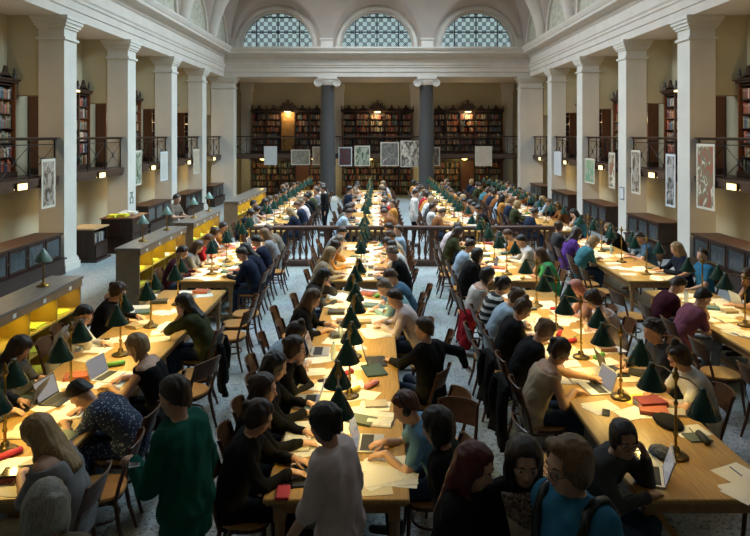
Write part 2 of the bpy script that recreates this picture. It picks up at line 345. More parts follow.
# bookcase: local x = width 0..W, front at y=0, back at y=.33, floor z=0
def bookcase(W, Hh, loc, rz, label, group, cols, rows, lamp, door=None, crest=True, dp=.33, dm=None):
    t = empty('bookcase', loc, rz, label=label, cat='bookcase', group=group)
    b = MB().box(0,W,dp-.02,dp,0,Hh); b.build('back_panel', DARKW, t)
    cw = W/cols
    for k in range(cols+1): MB().box(max(0,k*cw-.03), min(W,k*cw+.03), 0, dp-.02, 0, Hh).box(max(0,k*cw-.04), min(W,k*cw+.04), -.02, 0, 0, Hh).build('upright', REDW if k in (0,cols) else DARKW, t)
    MB().box(-.02,W+.02,-.04,dp,0,.16).build('plinth', DARKW, t)
    sh = (Hh-.2)/rows
    for r in range(1, rows+1):
        for ks in ([range(cols)] if door is None else [range(0, door), range(door+1, cols)]):
            b = MB()
            for k in ks: b.box(k*cw+.03-(.03 if k > ks[0] else 0), (k+1)*cw-.03, .0, dp-.02, .16+r*sh-.025, .16+r*sh)
            if len(ks): b.build('shelf', DARKW, t)
    MB().box(-.04,W+.04,-.07,dp,Hh,Hh+.06).box(-.07,W+.07,-.11,dp,Hh+.06,Hh+.1).build('cornice', DARKW, t)
    if crest:
        b = MB(); n = cols*2
        for k in range(n+1):
            x = k*W/n; hh = .24 if k % 2 == 0 else .17
            if k % 2 == 0: b.lathe([(.05,0),(.05,.05),(.03,.07),(.055,.13),(.03,.18),(.035,.22),(0,hh+.06)], (x,.02,Hh+.1), 8)
            else: b.prism([(x-.22,Hh+.1),(x+.22,Hh+.1),(x+.17,Hh+.2),(x+.09,Hh+.25),(x+.04,Hh+.40),(x-.04,Hh+.40),(x-.09,Hh+.25),(x-.17,Hh+.2)], 'y', 0, .05)
        b.box(0,W,0,.04,Hh+.08,Hh+.17); b.build('carved_cresting', DARKW, t)
        b = MB(); cx = W/2
        prof = [(cx+.44*math.cos(PI*k/14), Hh+.10+.40*math.sin(PI*k/14)) for k in range(15)]; b.prism(prof, 'y', -.10, .0)
        b.lathe([(.10,-.03),(.10,.03),(.05,.03),(.05,-.03),(.10,-.03)], (cx,-.05,Hh+.58), 12, True, (0,1,0))
        for sg in (-1,1): b.lathe([(.08,-.03),(.08,.03),(.04,.03),(.04,-.03),(.08,-.03)], (cx+sg*.24,-.05,Hh+.46), 10, True, (0,1,0))
        if cols > 2: b.build('carved_crown', DARKW, t)
    if door is not None:
        dd = MB().box(door*cw+.03,(door+1)*cw-.03,.06,.1,.16,Hh-.02); dm = dm or mat('door_wood', (.34,.19,.06), .4, var=.15, scale=5); do = dd.build('door', dm, t)
        b = MB()
        for z0, z1 in ((.3,1.0),(1.1,1.9)): b.box(door*cw+.14,(door+1)*cw-.14,.045,.06,z0,z1)
        b.build('door_panel', dm, do)
    if lamp:
        x = W/2
        MB().box(x-.16,x+.16,-.30,-.16,Hh-.02,Hh+.03).build('lamp', LITB, t)
        l = bpy.data.lights.new('bookcase_light','POINT'); l.shadow_soft_size=.08; l.energy = lamp; l.color = WARM2
        lo = bpy.data.objects.new('bookcase_light', l); COL.objects.link(lo); lo.parent = t; lo.location = (x,-.32 if cols > 4 else -.45,Hh-(.12 if cols > 4 else .75))
    return t
VIS = {(-1,1):(14.75,15.35), (1,1):(14.95,15.35), (-1,2):(18.55,19.36), (1,2):(18.45,19.36)}
SIDE = {-1:'left', 1:'right'}
shelfn = {}
for s in (-1,1):
    for bi, (y0, y1) in enumerate(bays):
        if bi == 0: continue
        W = (y1-.2)-(y0+.3); a, e = y0+.3, y1-.2
        where = '%s gallery, %s bay from near end' % (SIDE[s], ordw(bi))
        # local x runs along +Y on the left side (rz=+90), front faces +X ; mirrored on the right
        if s < 0: loc, rz = (-XO+.33, a, GZ), PI/2
        else: loc, rz = (XO-.33, e, GZ), -PI/2
        bookcase(W, 2.3, loc, rz, 'tall dark carved bookcase full of books, %s' % where, 'carved bookcases on the side galleries', 4, 6, BAY_W*1.1)
        sh = 2.1/6
        for r in range(6):
            z = GZ+.16+r*sh
            def pb(u0, u1, h, s=s, z=z): rest.box(s*(XO-.03), s*(XO-.24-rnd.uniform(0,.04)), u0, u1, z+.001, z+h)
            lo, hi = VIS.get((s,bi), (e, e))
            for k in range(4):
                c0, c1 = a+k*W/4+.035, a+(k+1)*W/4-.035
                if bi > 3 and k < 2: continue
                fill(c0, min(c1, lo), pb, sh-.05, .95)
                u = max(c0, lo)
                while u < min(c1, hi)-.06:
                    t = rnd.choice((.05,.06,.07)); h = round(rnd.uniform(.2,.29),2); ci = rnd.randrange(9)
                    if rnd.random() < .93:
                        o = put('book', book_upright(t, h, ci), None, (s*(XO-.30), u+t/2, z+.001), PI/2 if s < 0 else -PI/2)
                        BOOKS.append((o, s, bi, r, u, BKN[ci]))
                    u += t+.003
        if bi >= 1 and y1-y0 > 1:
            rl = y1-y0-.04
            railing(rl, (s*8.0, y0+.02 if s > 0 else y1-.02, GZ), 0 if s > 0 else PI, 'black iron railing with star ornaments, %s' % where, 'iron gallery railings')
        yc = (y0+y1)/2; t = empty('gallery_light', (s*7.87, yc, GZ-.09), 0, label='small glowing box light on the gallery edge, %s' % where, cat='light', group='box lights on the gallery edge')
        MB().box(-.03,.03,-.19,.19,.055,.085).box(-.03,.03,-.19,-.175,-.085,.06).box(-.03,.03,.175,.19,-.085,.06).build('housing', BRASSD, t)
        MB().box(-.05,.05,-.172,.172,-.085,.055).build('diffuser', LIT, t)
        for zz, dx, en, rot in ((GZ-.26, .35, BAY_W, (0,0,0)),):
            l = bpy.data.lights.new('gallery_downlight','AREA'); l.shape='RECTANGLE'; l.size=.3; l.size_y=1.2; l.energy=en; l.color=WARM2
            lo = bpy.data.objects.new('gallery_downlight', l); COL.objects.link(lo); lo.location=(s*8.35, yc, zz)
        if bi <= 5 and (s, bi) in ((-1,1),(1,1)):
            pass
cnt = {}
for o, s, bi, r, u, cn in sorted(BOOKS, key=lambda q: (q[1],q[2],q[3],q[4])):
    k = (s, bi, r); cnt[k] = cnt.get(k, 0)+1
    tag(o, '%s book, %s upright on %s shelf up, %s gallery bookcase behind %s bay' % (cn, ordw(cnt[k]), ordw(r+1), SIDE[s], 'front' if bi == 1 else 'next'), 'book', 'books on the side gallery shelves')
# end wall
for k, (xa, xb, dr, lw) in enumerate(((-7.1,-3.0,2,34),(-2.0,2.05,None,40),(3.1,7.15,None,40))):
    W = xb-xa; nm = ('left','middle','right')[k]
    bookcase(W, 2.34, (xa, YB-.36, GZ), 0, 'wide dark carved bookcase with lit crown, %s bay of the end gallery' % nm, 'bookcases on the end gallery', 5, 6, lw, dr)
    sh = 2.14/6
    for c in range(5):
        if c == dr: continue
        for r in range(6):
            z = GZ+.16+r*sh
            fill(xa+c*W/5+.04, xa+(c+1)*W/5-.04, lambda u0,u1,h,z=z: rest.box(u0,u1,YB-.32,YB-.05,z+.001,z+h), sh-.06, .93)
    bookcase(W, 1.95, (xa, YB-.36, 0), 0, 'dark bookcase under the end gallery, %s bay' % nm, 'bookcases under the end gallery', 5, 5, 0, {0:3,1:None,2:2}[k], False, dm=REDW)
    for c in range(5):
        if c == {0:3,1:None,2:2}[k]: continue
        for r in range(5):
            z = .16+r*.35
            fill(xa+c*W/5+.04, xa+(c+1)*W/5-.04, lambda u0,u1,h,z=z: rest.box(u0,u1,YB-.32,YB-.05,z+.001,z+h), .3, .9)
railing(15.6, (7.8, 33.02, GZ), PI/2, 'long black iron railing along the end gallery', 'iron gallery railings')
for x, nm in ((-6.2,'left'),(-3.4,'left'),(-.4,'middle'),(3.2,'right'),(4.75,'right')):
    q = 'round glowing ceiling lamp under the end gallery, %s' % ('near the left corner' if x < -5 else 'beside the left column' if x < -3 else 'between the two columns' if x < 1 else 'beside the right column' if x < 4 else 'above the panelled door')
    t = empty('ceiling_lamp', (x, 34.2, GZ-.2), 0, label=q, cat='lamp', group='lamps under the end gallery')
    MB().lathe([(.14,0),(.14,-.03),(.1,-.04)], n=16).build('rim', BRASS, t); MB().lathe([(.16,-.03),(.17,-.06),(.1,-.11),(0,-.13)], n=16).build('globe', LITB, t)
    l = bpy.data.lights.new('ceiling_lamp_light','POINT'); l.energy = 24; l.color = WARM; l.shadow_soft_size=.12
    lo = bpy.data.objects.new('ceiling_lamp_light', l); COL.objects.link(lo); lo.parent = t; lo.location=(0,0,-.25)
# low glass-fronted cabinets between the pillars; local x along the wall, front at y=0
def cabinet(L, loc, rz, label, n):
    t = empty('glass_cabinet', loc, rz, label=label, cat='cabinet', group='low glass cabinets between the pillars'); D = .62
    b = MB().box(0,L,.0,D,.40,.42).box(0,L,D-.02,D,.40,.95)
    for x in (0,L-.03): b.box(x,x+.03,0,D,.40,.95)
    b.build('body', DARKW, t)
    MB().bbox(-.04,L+.04,-.05,D+.02,.95,1.0).build('top', TOPW, t)
    MB().box(0,L,-.10,D,.04,.38).box(-.03,L+.03,-.14,D,.36,.40).box(-.02,L+.02,-.12,D,0,.06).build('base', DARKW, t)
    for k in range(n):
        x0, x1 = k*L/n+.02, (k+1)*L/n-.02
        d = MB().box(x0,x0+.05,-.02,.015,.42,.94).box(x1-.05,x1,-.02,.015,.42,.94).box(x0+.05,x1-.05,-.02,.015,.42,.47).box(x0+.05,x1-.05,-.02,.015,.88,.94).build('door', DARKW, t)
        MB().box(x0+.05,x1-.05,-.006,.0,.47,.88).build('glass_pane', CABGL, d)
        MB().lathe([(.012,0),(.018,.02),(0,.03)],(x1-.025,-.02,.68),8,True,(0,-1,0)).build('handle', BRASS, d)
    return t
def cab_place(s, ya, yb, label, n=None):
    L = yb-ya
    if s < 0: cabinet(L, (-XN+.02, ya, 0), PI/2, label, n or max(2, round(L/.75)))
    else: cabinet(L, (XN-.02, yb, 0), -PI/2, label, n or max(2, round(L/.75)))
    for k in range(6):
        pass
    u = ya+.06
    fill(ya+.05, yb-.05, lambda u0,u1,h: rest.box(s*(XN+.2), s*(XN+.4), u0, u1, .421, .421+h), .4, .85)
for s in (-1,1):
    for bi, (y0,y1) in enumerate(bays):
        if bi == 0: continue
        lab = 'low dark cabinet with glass doors, %s bay along the %s side' % (ordw(bi), SIDE[s])
        if s < 0 and bi == 2: continue
        cab_place(s, y0+(.3 if bi == 1 else 1.0), y1-.22, lab)
rest_o = rest.build('shelved_books', BKM); tag(rest_o, 'many small books filling the remaining shelves of the hall', 'books', None, 'stuff')
# ------------------------------------------------------------------ reading tables
TZ, TW = .76, 1.07
ROWX = {'L':-3.10, 'C':-.296, 'R':2.444, 'Q':5.085}
ROWN = {'L':'left', 'C':'central', 'R':'inner right', 'Q':'outer right'}
SEG = [(4.557, 10.73), (11.39, 15.55), (17.3, 30.2)]
SEGN = ['front', 'middle', 'far']
def tname(row, seg): return '%s %s table' % (SEGN[seg], ROWN[row])
def table(row, seg):
    y0, y1 = SEG[seg]
    if row == 'Q' and seg == 1: y1 = 15.9
    X = ROWX[row]; t = empty('reading_table', (X, y0, 0), 0, label='long golden oak reading table covered in papers, %s row, %s segment' % (ROWN[row], SEGN[seg]), cat='table', group='long oak reading tables')
    L = y1-y0; h = TW/2
    MB().bbox(-h,h,0,L,TZ-.035,TZ,.008).build('tabletop', OAK, t)
    MB().bbox(-h+.02,h-.02,.02,L-.02,TZ-.06,TZ-.035,.004).build('edge_moulding', OAKD, t)
    MB().box(-h+.07,h-.07,.08,.105,TZ-.145,TZ-.06).box(-h+.07,h-.07,L-.105,L-.08,TZ-.145,TZ-.06).box(-h+.07,-h+.095,.08,L-.08,TZ-.145,TZ-.06).box(h-.095,h-.07,.08,L-.08,TZ-.145,TZ-.06).build('apron', OAKD, t)
    n = max(2, round(L/2.1)+1)
    for k in range(n):
        y = .12+(L-.24)*k/(n-1)
        for sx in (-1,1):
            x = sx*(h-.11); b = MB(); b.bbox(x-.045,x+.045,y-.045,y+.045,.55,TZ-.06,.006)
            b.tube([(x,y,.55),(x,y,.50),(x,y,.12)], [.045,.04,.03], 8); b.bbox(x-.04,x+.04,y-.04,y+.04,0,.12,.006); b.build('leg', OAKD, t)
        if k in (0, n-1): MB().box(-h+.14,h-.14,y-.02,y+.02,.07,.11).build('cross_rail', OAKD, t)
    MB().box(-.03,.03,.12,L-.12,.07,.11).build('foot_rail', OAKD, t)
for row in 'LCRQ':
    for sg in range(3): table(row, sg)
# ------------------------------------------------------------------ desk lamps with two green cone shades
def lamp_proto():
    t = empty('desk_lamp', (0,0,0)); z = .67
    MB().lathe([(0,0),(.095,0),(.10,.012),(.085,.025),(.05,.032),(.032,.05),(.03,.075),(.018,.085)], n=18).build('base', BRASSD, t)
    MB().lathe([(.012,.08),(.012,.16),(.02,.17),(.02,.185),(.012,.195),(.011,.42),(.018,.43),(.018,.45),(.010,.46),(.010,.62),(.022,.64),(.03,.66),(.022,.69),(.012,.70),(.016,.72),(.0,.745)], n=12).build('stem', BRASS, t)
    for s in (-1,1):
        MB().tube([(0,s*.02,z),(0,s*.14,z+.015),(0,s*.27,z-.012)], .008, 6).lathe([(.0,-.02),(.02,-.015),(.02,.015),(0,.02)], (0,s*.27,z-.012), 8).build('arm', BRASSD, t)
        b = MB(); c = (0,s*.29,z-.215); b.mi = 0; b.lathe([(.122,0),(.124,.006),(.028,.185),(.024,.2),(.022,.22),(.0,.222)], c, 20)
        b.mi = 1; b.lathe([(.119,.001),(.026,.18),(0,.18)], c, 20)
        sh = b.build('shade', [GREEN, SHIN], t); MB().lathe([(0,.04),(.02,.045),(.026,.07),(.016,.11),(0,.115)], c, 10).build('bulb', BULB, sh)
    return t
lp = lamp_proto(); LAMPS = []
def lampset(row, ys):
    for y in ys:
        o = lp if not LAMPS else copy_tree(lp)
        o.location = (ROWX[row]+rnd.uniform(-.03,.03), y, TZ)
        a = {'L':.25,'C':0.03,'R':.30,'Q':.35}[row]+rnd.uniform(-.12,.12); o.rotation_euler = (0,0,a)
        LAMPS.append((o, row, y, a))
NEARL = [5.2, 6.36, 7.5, 8.62, 9.75]; MIDL = [11.95, 13.1, 14.25, 15.25]; FARL = [17.8+1.13*k for k in range(11)]
for row in 'LCRQ':
    lampset(row, [y+{'L':.06,'C':.0,'R':-.03,'Q':.1}[row] for y in NEARL]+MIDL+FARL)
ln = {}
for o, row, y, a in sorted(LAMPS, key=lambda q: q[2]):
    sg = 0 if y < 11 else 1 if y < 16 else 2; k = (row, sg); ln[k] = ln.get(k, 0)+1
    tag(o, 'brass lamp with two green shades, %s from near end of the %s' % (ordw(ln[k]), tname(row, sg)), 'lamp', 'green shaded table lamps')
    ss = (-1,1) if sg < 2 else (0,)
    for s in ss:
        l = bpy.data.lights.new('lamp_light', 'SPOT'); l.spot_size = R(150); l.spot_blend = .6; l.shadow_soft_size = .03
        l.energy = LAMP_W*(1 if s else 2.0)*(1.15 if row != 'Q' else .8); l.color = WARM
        if y < 5.6: l.energy *= {'R':.12,'C':.6}.get(row, 1)
        lo = bpy.data.objects.new('lamp_light', l); COL.objects.link(lo); lo.parent = o
        lo.location = (0, s*.29, .445) if s else (0, .0, .43)
# ------------------------------------------------------------------ chairs
def chair_parts(b_seat, b_apron, legs, back, posts, hoop):
    # faces +x; seat centre at the origin
    n = 20; prof = []
    for k in range(n):
        a = 2*PI*k/n; c, s = math.cos(a), math.sin(a); p = 2.6
        x = .215*math.copysign(abs(c)**(2/p), c); y = (.205+.02*(c+1)/2)*math.copysign(abs(s)**(2/p), s); prof.append((x,y))
    for z0, z1, g in ((.445,.46,1),(.46,.466,.97)): b_seat.prism([(x*g,y*g) for x,y in prof],'z',z0,z1)
    b_apron.prism([(x*.93,y*.93) for x,y in prof],'z',.405,.445)
    for sy, l in zip((-1,1), legs[:2]): l.tube([(.165,sy*.165,.43),(.18,sy*.175,.2),(.20,sy*.19,0)], [.019,.018,.013], 8)
    for sy, l in zip((-1,1), legs[2:]): l.tube([(-.165,sy*.155,.43),(-.20,sy*.17,.2),(-.26,sy*.18,0)], [.019,.018,.014], 8)
    for sy, l in zip((-1,1), posts): l.tube([(-.165,sy*.165,.40),(-.20,sy*.18,.55),(-.25,sy*.185,.72),(-.29,sy*.18,.86)], [.017,.017,.016,.014], 8)
    m = 10; ins, out = [], []
    for k in range(m+1):
        t = -1+2*k/m; y = t*.20; x0 = -.245-.05*(1-t*t); ins.append((x0,y)); out.append((x0-.014,y))
    vs = []; 
    for z, dx in ((.67,.02),(.78,-.015),(.885-.0,-.05)):
        for q,(x,y) in enumerate(ins): vs.append((x+dx,y,z-(.02*(abs(y)/.2)**2 if z > .8 else 0)))
        for q,(x,y) in enumerate(out): vs.append((x+dx,y,z-(.02*(abs(y)/.2)**2 if z > .8 else 0)))
    w = m+1; fs = []
    for r in range(2):
        for k in range(m):
            for off in (0, w): fs.append((r*2*w+off+k, r*2*w+off+k+1, (r+1)*2*w+off+k+1, (r+1)*2*w+off+k))
        for k in (0, m): fs.append((r*2*w+k, r*2*w+w+k, (r+1)*2*w+w+k, (r+1)*2*w+k))
    for r in (0, 2):
        for k in range(m): fs.append((r*2*w+k, r*2*w+k+1, r*2*w+w+k+1, r*2*w+w+k))
    back.add(vs, fs, False)
    hoop.tube([(.15*math.cos(2*PI*k/16)-.01, .15*math.sin(2*PI*k/16), .235) for k in range(17)], .011, 6)
def chair_proto():
    t = empty('wooden_chair'); S, A, B, Hp = MB(), MB(), MB(), MB(); Ls = [MB() for _ in range(4)]; Ps = [MB(), MB()]
    chair_parts(S, A, Ls, B, Ps, Hp)
    S.build('seat', CHS, t); A.build('seat_frame', CHW, t); B.build('backrest', CHS2, t); Hp.build('stretcher', CHW, t)
    for l in Ls: l.build('leg', CHW, t)
    for p in Ps: p.build('back_post', CHW, t)
    return t
CHS2 = mat('chair_back_wood', (.10,.04,.016), .3, col2=(.15,.06,.022), scale=5, stretch=(4,1,4))
chp = chair_proto()
bb = MB(); chair_parts(bb, bb, [bb]*4, bb, [bb]*2, bb); chair_far = bb.mesh('wooden_chair', CHW)
CHAIRS = []
def chair(x, y, rz, row, side, seg, occ, simple=False, lab=None):
    if simple: o = put('wooden_chair', chair_far, None, (x,y,0), rz)
    else:
        o = chp if not any(not c[6] for c in CHAIRS) else copy_tree(chp)
        o.location = (x,y,0); o.rotation_euler = (0,0,rz)
    CHAIRS.append((o, row, side, seg, y, occ, simple, lab)); return o
# ------------------------------------------------------------------ balustrade across the hall
BALW = mat('balustrade_wood', (.06,.026,.016), .35, col2=(.09,.04,.024), scale=5)
yb_ = 16.35
bt = empty('balustrade', (0, yb_, 0), 0, label='long dark wooden balustrade of turned balusters crossing the hall', cat='balustrade')
x0, x1 = -3.55, 4.6
MB().bbox(x0-.05,x1+.05,-.10,.10,.98,1.04,.012).bbox(x0,x1,-.07,.07,.94,.98,.006).build('handrail', BALW, bt)
MB().bbox(x0,x1,-.08,.08,.08,.17,.01).box(x0,x1,-.05,.05,0,.08).build('bottom_rail', BALW, bt)
bal = MB().lathe([(.035,.17),(.035,.22),(.022,.24),(.03,.27),(.048,.36),(.045,.45),(.024,.58),(.018,.68),(.024,.74),(.036,.78),(.022,.80),(.030,.84),(.036,.87),(.036,.94)], n=12).mesh('baluster', BALW)
nb = 48
for k in range(nb):
    o = put('baluster', bal, bt); o.location = (x0+.25+(x1-x0-.5)*k/(nb-1), 0, 0)
for x in (x0+.06, -1.28, .72, 1.42, x1-.06): MB().bbox(x-.07,x+.07,-.075,.075,0,.95,.008).build('newel_post', BALW, bt)
# ------------------------------------------------------------------ pigeonhole shelves along the left aisle
YELP = mat('fluorescent_yellow_paper', (.75,.72,.05), .7); GRNP = mat('light_green_paper', (.42,.70,.14), .7)
PX = -4.62
def pigeon(y0, y1, label):
    t = empty('pigeonhole_shelf', (PX, y0, 0), 0, label=label, cat='shelf', group='pigeonhole shelves along the left aisle')
    L = y1-y0; D = .46; n = max(2, round(L/.69)); c = L/n; zs = (.10,.40,.70,1.02)
    MB().bbox(-D-.02,.03,-.03,L+.03,1.155,1.2,.006).build('worktop', GREYTOP, t)
    MB().box(-.015,.02,0,L,1.05,1.155).build('fascia', FACIA, t)
    MB().box(-D,0,0,.03,0,1.155).build('end_panel', FACIA, t); MB().box(-D,0,L-.03,L,0,1.155).build('end_panel', FACIA, t)
    MB().box(-D,-D+.02,.03,L-.03,0,1.155).build('back_panel', PIGY, t); MB().box(-D+.02,0,.03,L-.03,0,.10).build('plinth', FACIA, t)
    for z in zs[:-1]: MB().box(-D+.02,-.005,.03,L-.03,z,z+.022).build('shelf_board', PIGY, t)
    for k in range(1, n): MB().box(-D+.02,-.002,k*c-.011,k*c+.011,.10,1.155).build('divider', PIGY, t)
    for k in range(n): MB().box(.02,.023,k*c+c*.42,k*c+c*.42+.075,1.075,1.13).build('label_card', WHITE, t)
    for k in range(n):
        l = bpy.data.lights.new('shelf_light','AREA'); l.shape='RECTANGLE'; l.size=.06; l.size_y=c*.6; l.energy=PIG_W; l.color=(1,.80,.16)
        lo = bpy.data.objects.new('shelf_light', l); COL.objects.link(lo); lo.parent=t; lo.location=(-.05,k*c+c/2,1.045); lo.rotation_euler=(0,.6,0)
        if k == 0: b = MB()
        b.box(-.065,-.035,k*c+c*.2,k*c+c*.8,1.048,1.075)
    b.build('light_strip', mat('shelf_strip', (.9,.85,.5), .5, emit=(1,.85,.3), es=1.2), t)
    return n, c, zs
PIG_W = 2.2
PIGS = []
for q, (y0, y1, tx) in enumerate(((6.2,9.83,'wooden pigeonhole shelf glowing yellow inside, nearest the camera beside the front left table'),(12.25,15.2,'wooden pigeonhole shelf with yellow papers, second from the near end of the left aisle'),(15.83,18.5,'wooden pigeonhole shelf beside the standing man in a grey shirt'),(20.9,26.2,'long pigeonhole shelf glowing yellow at the far end of the left aisle'))):
    n, c, zs = pigeon(y0, y1, tx); PIGS.append((y0,n,c,zs))
pn = 0
for q, (y0, n, c, zs) in enumerate(PIGS):
    for k in range(n):
        for r in range(3):
            pr = (.15 if k < 3 else 1) if q == 0 else .75
            if rnd.random() > pr: continue
            pn += 1; b = MB(); h = rnd.uniform(.008,.05); w_ = rnd.uniform(.22,.32); y = y0+k*c+c/2; a = rnd.uniform(-.2,.2)
            for j in range(3):
                z = zs[r]+.023+j*h/3; i0 = len(b.v); b.box(-w_/2,w_/2,-.15,.15,0,h/3-.001)
                b.xf(Matrix.Translation((rnd.uniform(-.02,.02),rnd.uniform(-.02,.02),z))@Matrix.Rotation(a+rnd.uniform(-.15,.15),4,'Z'), i0)
            cn, m = rnd.choice((('fluorescent yellow',YELP),('light green',GRNP),('white',WHITE),('fluorescent yellow',YELP)))
            o = put('folder', b.mesh('folder', m), None, (PX-.20, y, 0))
            tag(o, '%s folder in %s compartment, %s shelf up, %s pigeonhole unit' % (cn, ordw(k+1), ordw(r+1), ordw(q+1)), 'folder', 'folders in the pigeonhole shelves')
# single cone lamps on the pigeonhole tops
gl = []
for k, (px, py, tx) in enumerate(((43,286,'on the end of the nearest pigeonhole shelf'),(142,241,'on the near end of the second pigeonhole shelf'),(163.5,230,'on the far end of the second pigeonhole shelf'),(194.5,218,'on the third pigeonhole shelf beside the standing man'),(208,211,'on the far end of the third pigeonhole shelf'))):
    y = F*(H-1.2)/(py-VY)
    t = empty('shelf_lamp', (PX-.24, y, 1.2), 0, label='green cone lamp with sky sheen '+tx, cat='lamp', group='single lamps on the pigeonhole shelves')
    MB().lathe([(0,0),(.09,0),(.09,.015),(.05,.03),(.02,.06)], n=16).build('base', BRASS, t)
    MB().lathe([(.011,.05),(.018,.1),(.011,.14),(.011,.30),(.018,.32),(.009,.34),(.009,.43)], n=10).build('stem', BRASS, t)
    b = MB(); b.lathe([(.125,.36),(.127,.366),(.03,.52),(.02,.53),(.0,.56)], n=20); b.mi = 1; b.lathe([(.122,.361),(.03,.51),(0,.51)], n=20); b.build('shade', [mat('sky_sheen_green_enamel', (.20,.32,.28), .3, spec=.7), SHIN], t)  # shade colour paled to paint in the sky's reflection on green enamel
# ------------------------------------------------------------------ left second bay: book trolley and wooden cabinet
t = empty('book_trolley', (-7.75, 17.2, 0), 0, label='dark wooden case with an open shelf of dvds beside the second left pillar', cat='case')
t['label'] = 'small dark case with light wooden top and an open shelf, behind first left pillar'
MB().bbox(-.5,.25,-.45,.45,.86,.9,.006).build('top', mat('light_oak_top', (.50,.33,.17), .4), t)
MB().box(-.5,.2,-.42,.42,.04,.5).box(-.5,-.46,-.42,.42,.5,.86).box(-.5,.2,-.42,-.39,.5,.86).box(-.5,.2,.39,.42,.5,.86).build('body', DARKW, t)
MB().box(.2,.24,-.36,.36,.1,.44).build('door', DARKW, t); MB().box(-.52,.3,-.46,.46,0,.06).build('plinth', DARKW, t)
for k in range(7):
    o = put('book', book_upright(.06,.24,(5,1,3,5,7,5,1)[k]), None, (-7.56,16.94+k*.08,.501), PI/2); tag(o, '%s book, %s in the open shelf of the small dark case' % (BKN[(5,1,3,5,7,5,1)[k]], ordw(k+1)), 'book', 'books in the small dark case')
t = empty('wooden_cabinet', (-7.45, 18.7, 0), 0, label='brown wooden cabinet stacked with yellow and white papers before second left pillar', cat='cabinet')
MB().bbox(-.5,.46,-.66,.66,.98,1.02,.006).build('top', REDW, t); MB().box(-.47,.42,-.62,.62,.05,.98).build('body', DARKW, t); MB().box(-.5,.46,-.65,.65,.5,.53).box(-.5,.46,-.65,.65,0,.06).build('moulding', DARKW, t)
for k in range(2): MB().box(.42,.435,-.6+k*.61,-.02+k*.61,.1,.46).build('door', DARKW, t)
for k in range(2): MB().box(.42,.435,-.6+k*.61,-.02+k*.61,.57,.93).build('drawer', DARKW, t)
for k, (dx,dy,m,cn) in enumerate(((-.2,-.45,YELP,'yellow'),(.05,-.3,YELP,'bright yellow'),(-.1,.0,WHITE,'white'),(.1,.25,WHITE,'white'),(-.15,.42,WHITE,'white'))):
    b = MB()
    for j in range(4): i0=len(b.v); b.box(-.11,.11,-.15,.15,j*.02,j*.02+.018); b.xf(Matrix.Rotation(rnd.uniform(-.2,.2),4,'Z'), i0)
    tag(b.build('paper_bundle', m), '%s paper bundle, %s from the near end on the brown wooden cabinet' % (cn, ordw(k+1)), 'papers', 'paper bundles on the brown cabinet').location = (-7.45+dx, 18.7+dy, 1.021)
for k, (x, y) in enumerate(((-7.95,17.35),)):
    t = empty('newspaper_rack', (-8.3, 16.75, 0), 0, label='black newspaper rack with draped papers behind first left pillar', cat='rack')
    MB().box(-.2,.2,-.3,.3,0,.04).box(-.03,.03,-.27,-.24,.04,1.35).box(-.03,.03,.24,.27,.04,1.35).build('frame', IRON, t)
    for j in range(4): MB().tube([(0,-.3,.75+.18*j),(.0,.3,.75+.18*j)],.012,6).build('rod', IRON, t)
# ------------------------------------------------------------------ posters hung from the galleries
def poster_mat(name, base, cols, sc, seed):
    m = bpy.data.materials.new(name); m.use_nodes = True; nt = m.node_tree; b = nt.nodes['Principled BSDF']; b.inputs['Roughness'].default_value = .6
    tc = nt.nodes.new('ShaderNodeTexCoord'); mp = nt.nodes.new('ShaderNodeMapping'); mp.inputs['Location'].default_value = (seed, seed*2, seed)
    n = nt.nodes.new('ShaderNodeTexNoise'); n.inputs['Scale'].default_value = sc; n.inputs['Detail'].default_value = 5; n.inputs['Distortion'].default_value = 1.2
    cr = nt.nodes.new('ShaderNodeValToRGB'); e = cr.color_ramp.elements; k = len(cols); mp.inputs['Scale'].default_value = (1.3, 1, .7)
    for i, c in enumerate(cols):
        p = .41+.18*i/(k-1); q = e[0] if i == 0 else e[1] if i == k-1 else e.new(p); q.position = p; q.color = (*c,1)
    nt.links.new(tc.outputs['Object'], mp.inputs[0]); nt.links.new(mp.outputs[0], n.inputs['Vector']); nt.links.new(n.outputs['Fac'], cr.inputs['Fac']); nt.links.new(cr.outputs['Color'], b.inputs['Base Color'])
    return m
PBORD = mat('poster_border', (.62,.57,.47), .7); PWH = mat('poster_white', (.60,.62,.63), .7)
def poster(w_, h_, loc, rz, label, border, m, bd=.06):   # local x = width, hangs from z=0 down, faces -y
    t = empty('hanging_poster', loc, rz, label=label, cat='poster', group='posters hung along the galleries')
    MB().box(-w_/2,w_/2,-.006,.006,-h_,0).build('sheet', border, t)
    if m: MB().box(-w_/2+bd,w_/2-bd,-.0085,-.006,-h_+bd,-bd*1.2).build('picture', m, t)
    MB().tube([(-w_/2-.02,0,0),(w_/2+.02,0,0)], .012, 6).build('rod', GAL, t)
    for sx in (-1,1): MB().tube([(sx*w_*.4,0,0),(sx*w_*.4,.0,.05)],.004,4).build('cord', GAL, t)
    return t
WARMP = [(.30,.10,.06),(.45,.30,.12),(.20,.16,.30),(.55,.45,.30),(.15,.2,.12)]; BWP = [(.03,.03,.03),(.25,.24,.23),(.06,.06,.06),(.5,.48,.45)]
SEP = [(.07,.045,.03),(.32,.24,.16),(.11,.08,.06),(.5,.42,.32)]; COLP = [(.10,.30,.20),(.5,.10,.08),(.15,.2,.45),(.5,.42,.2)]; GRP = [(.05,.09,.03),(.35,.38,.2),(.08,.10,.05),(.5,.5,.4)]
xs = 7.84
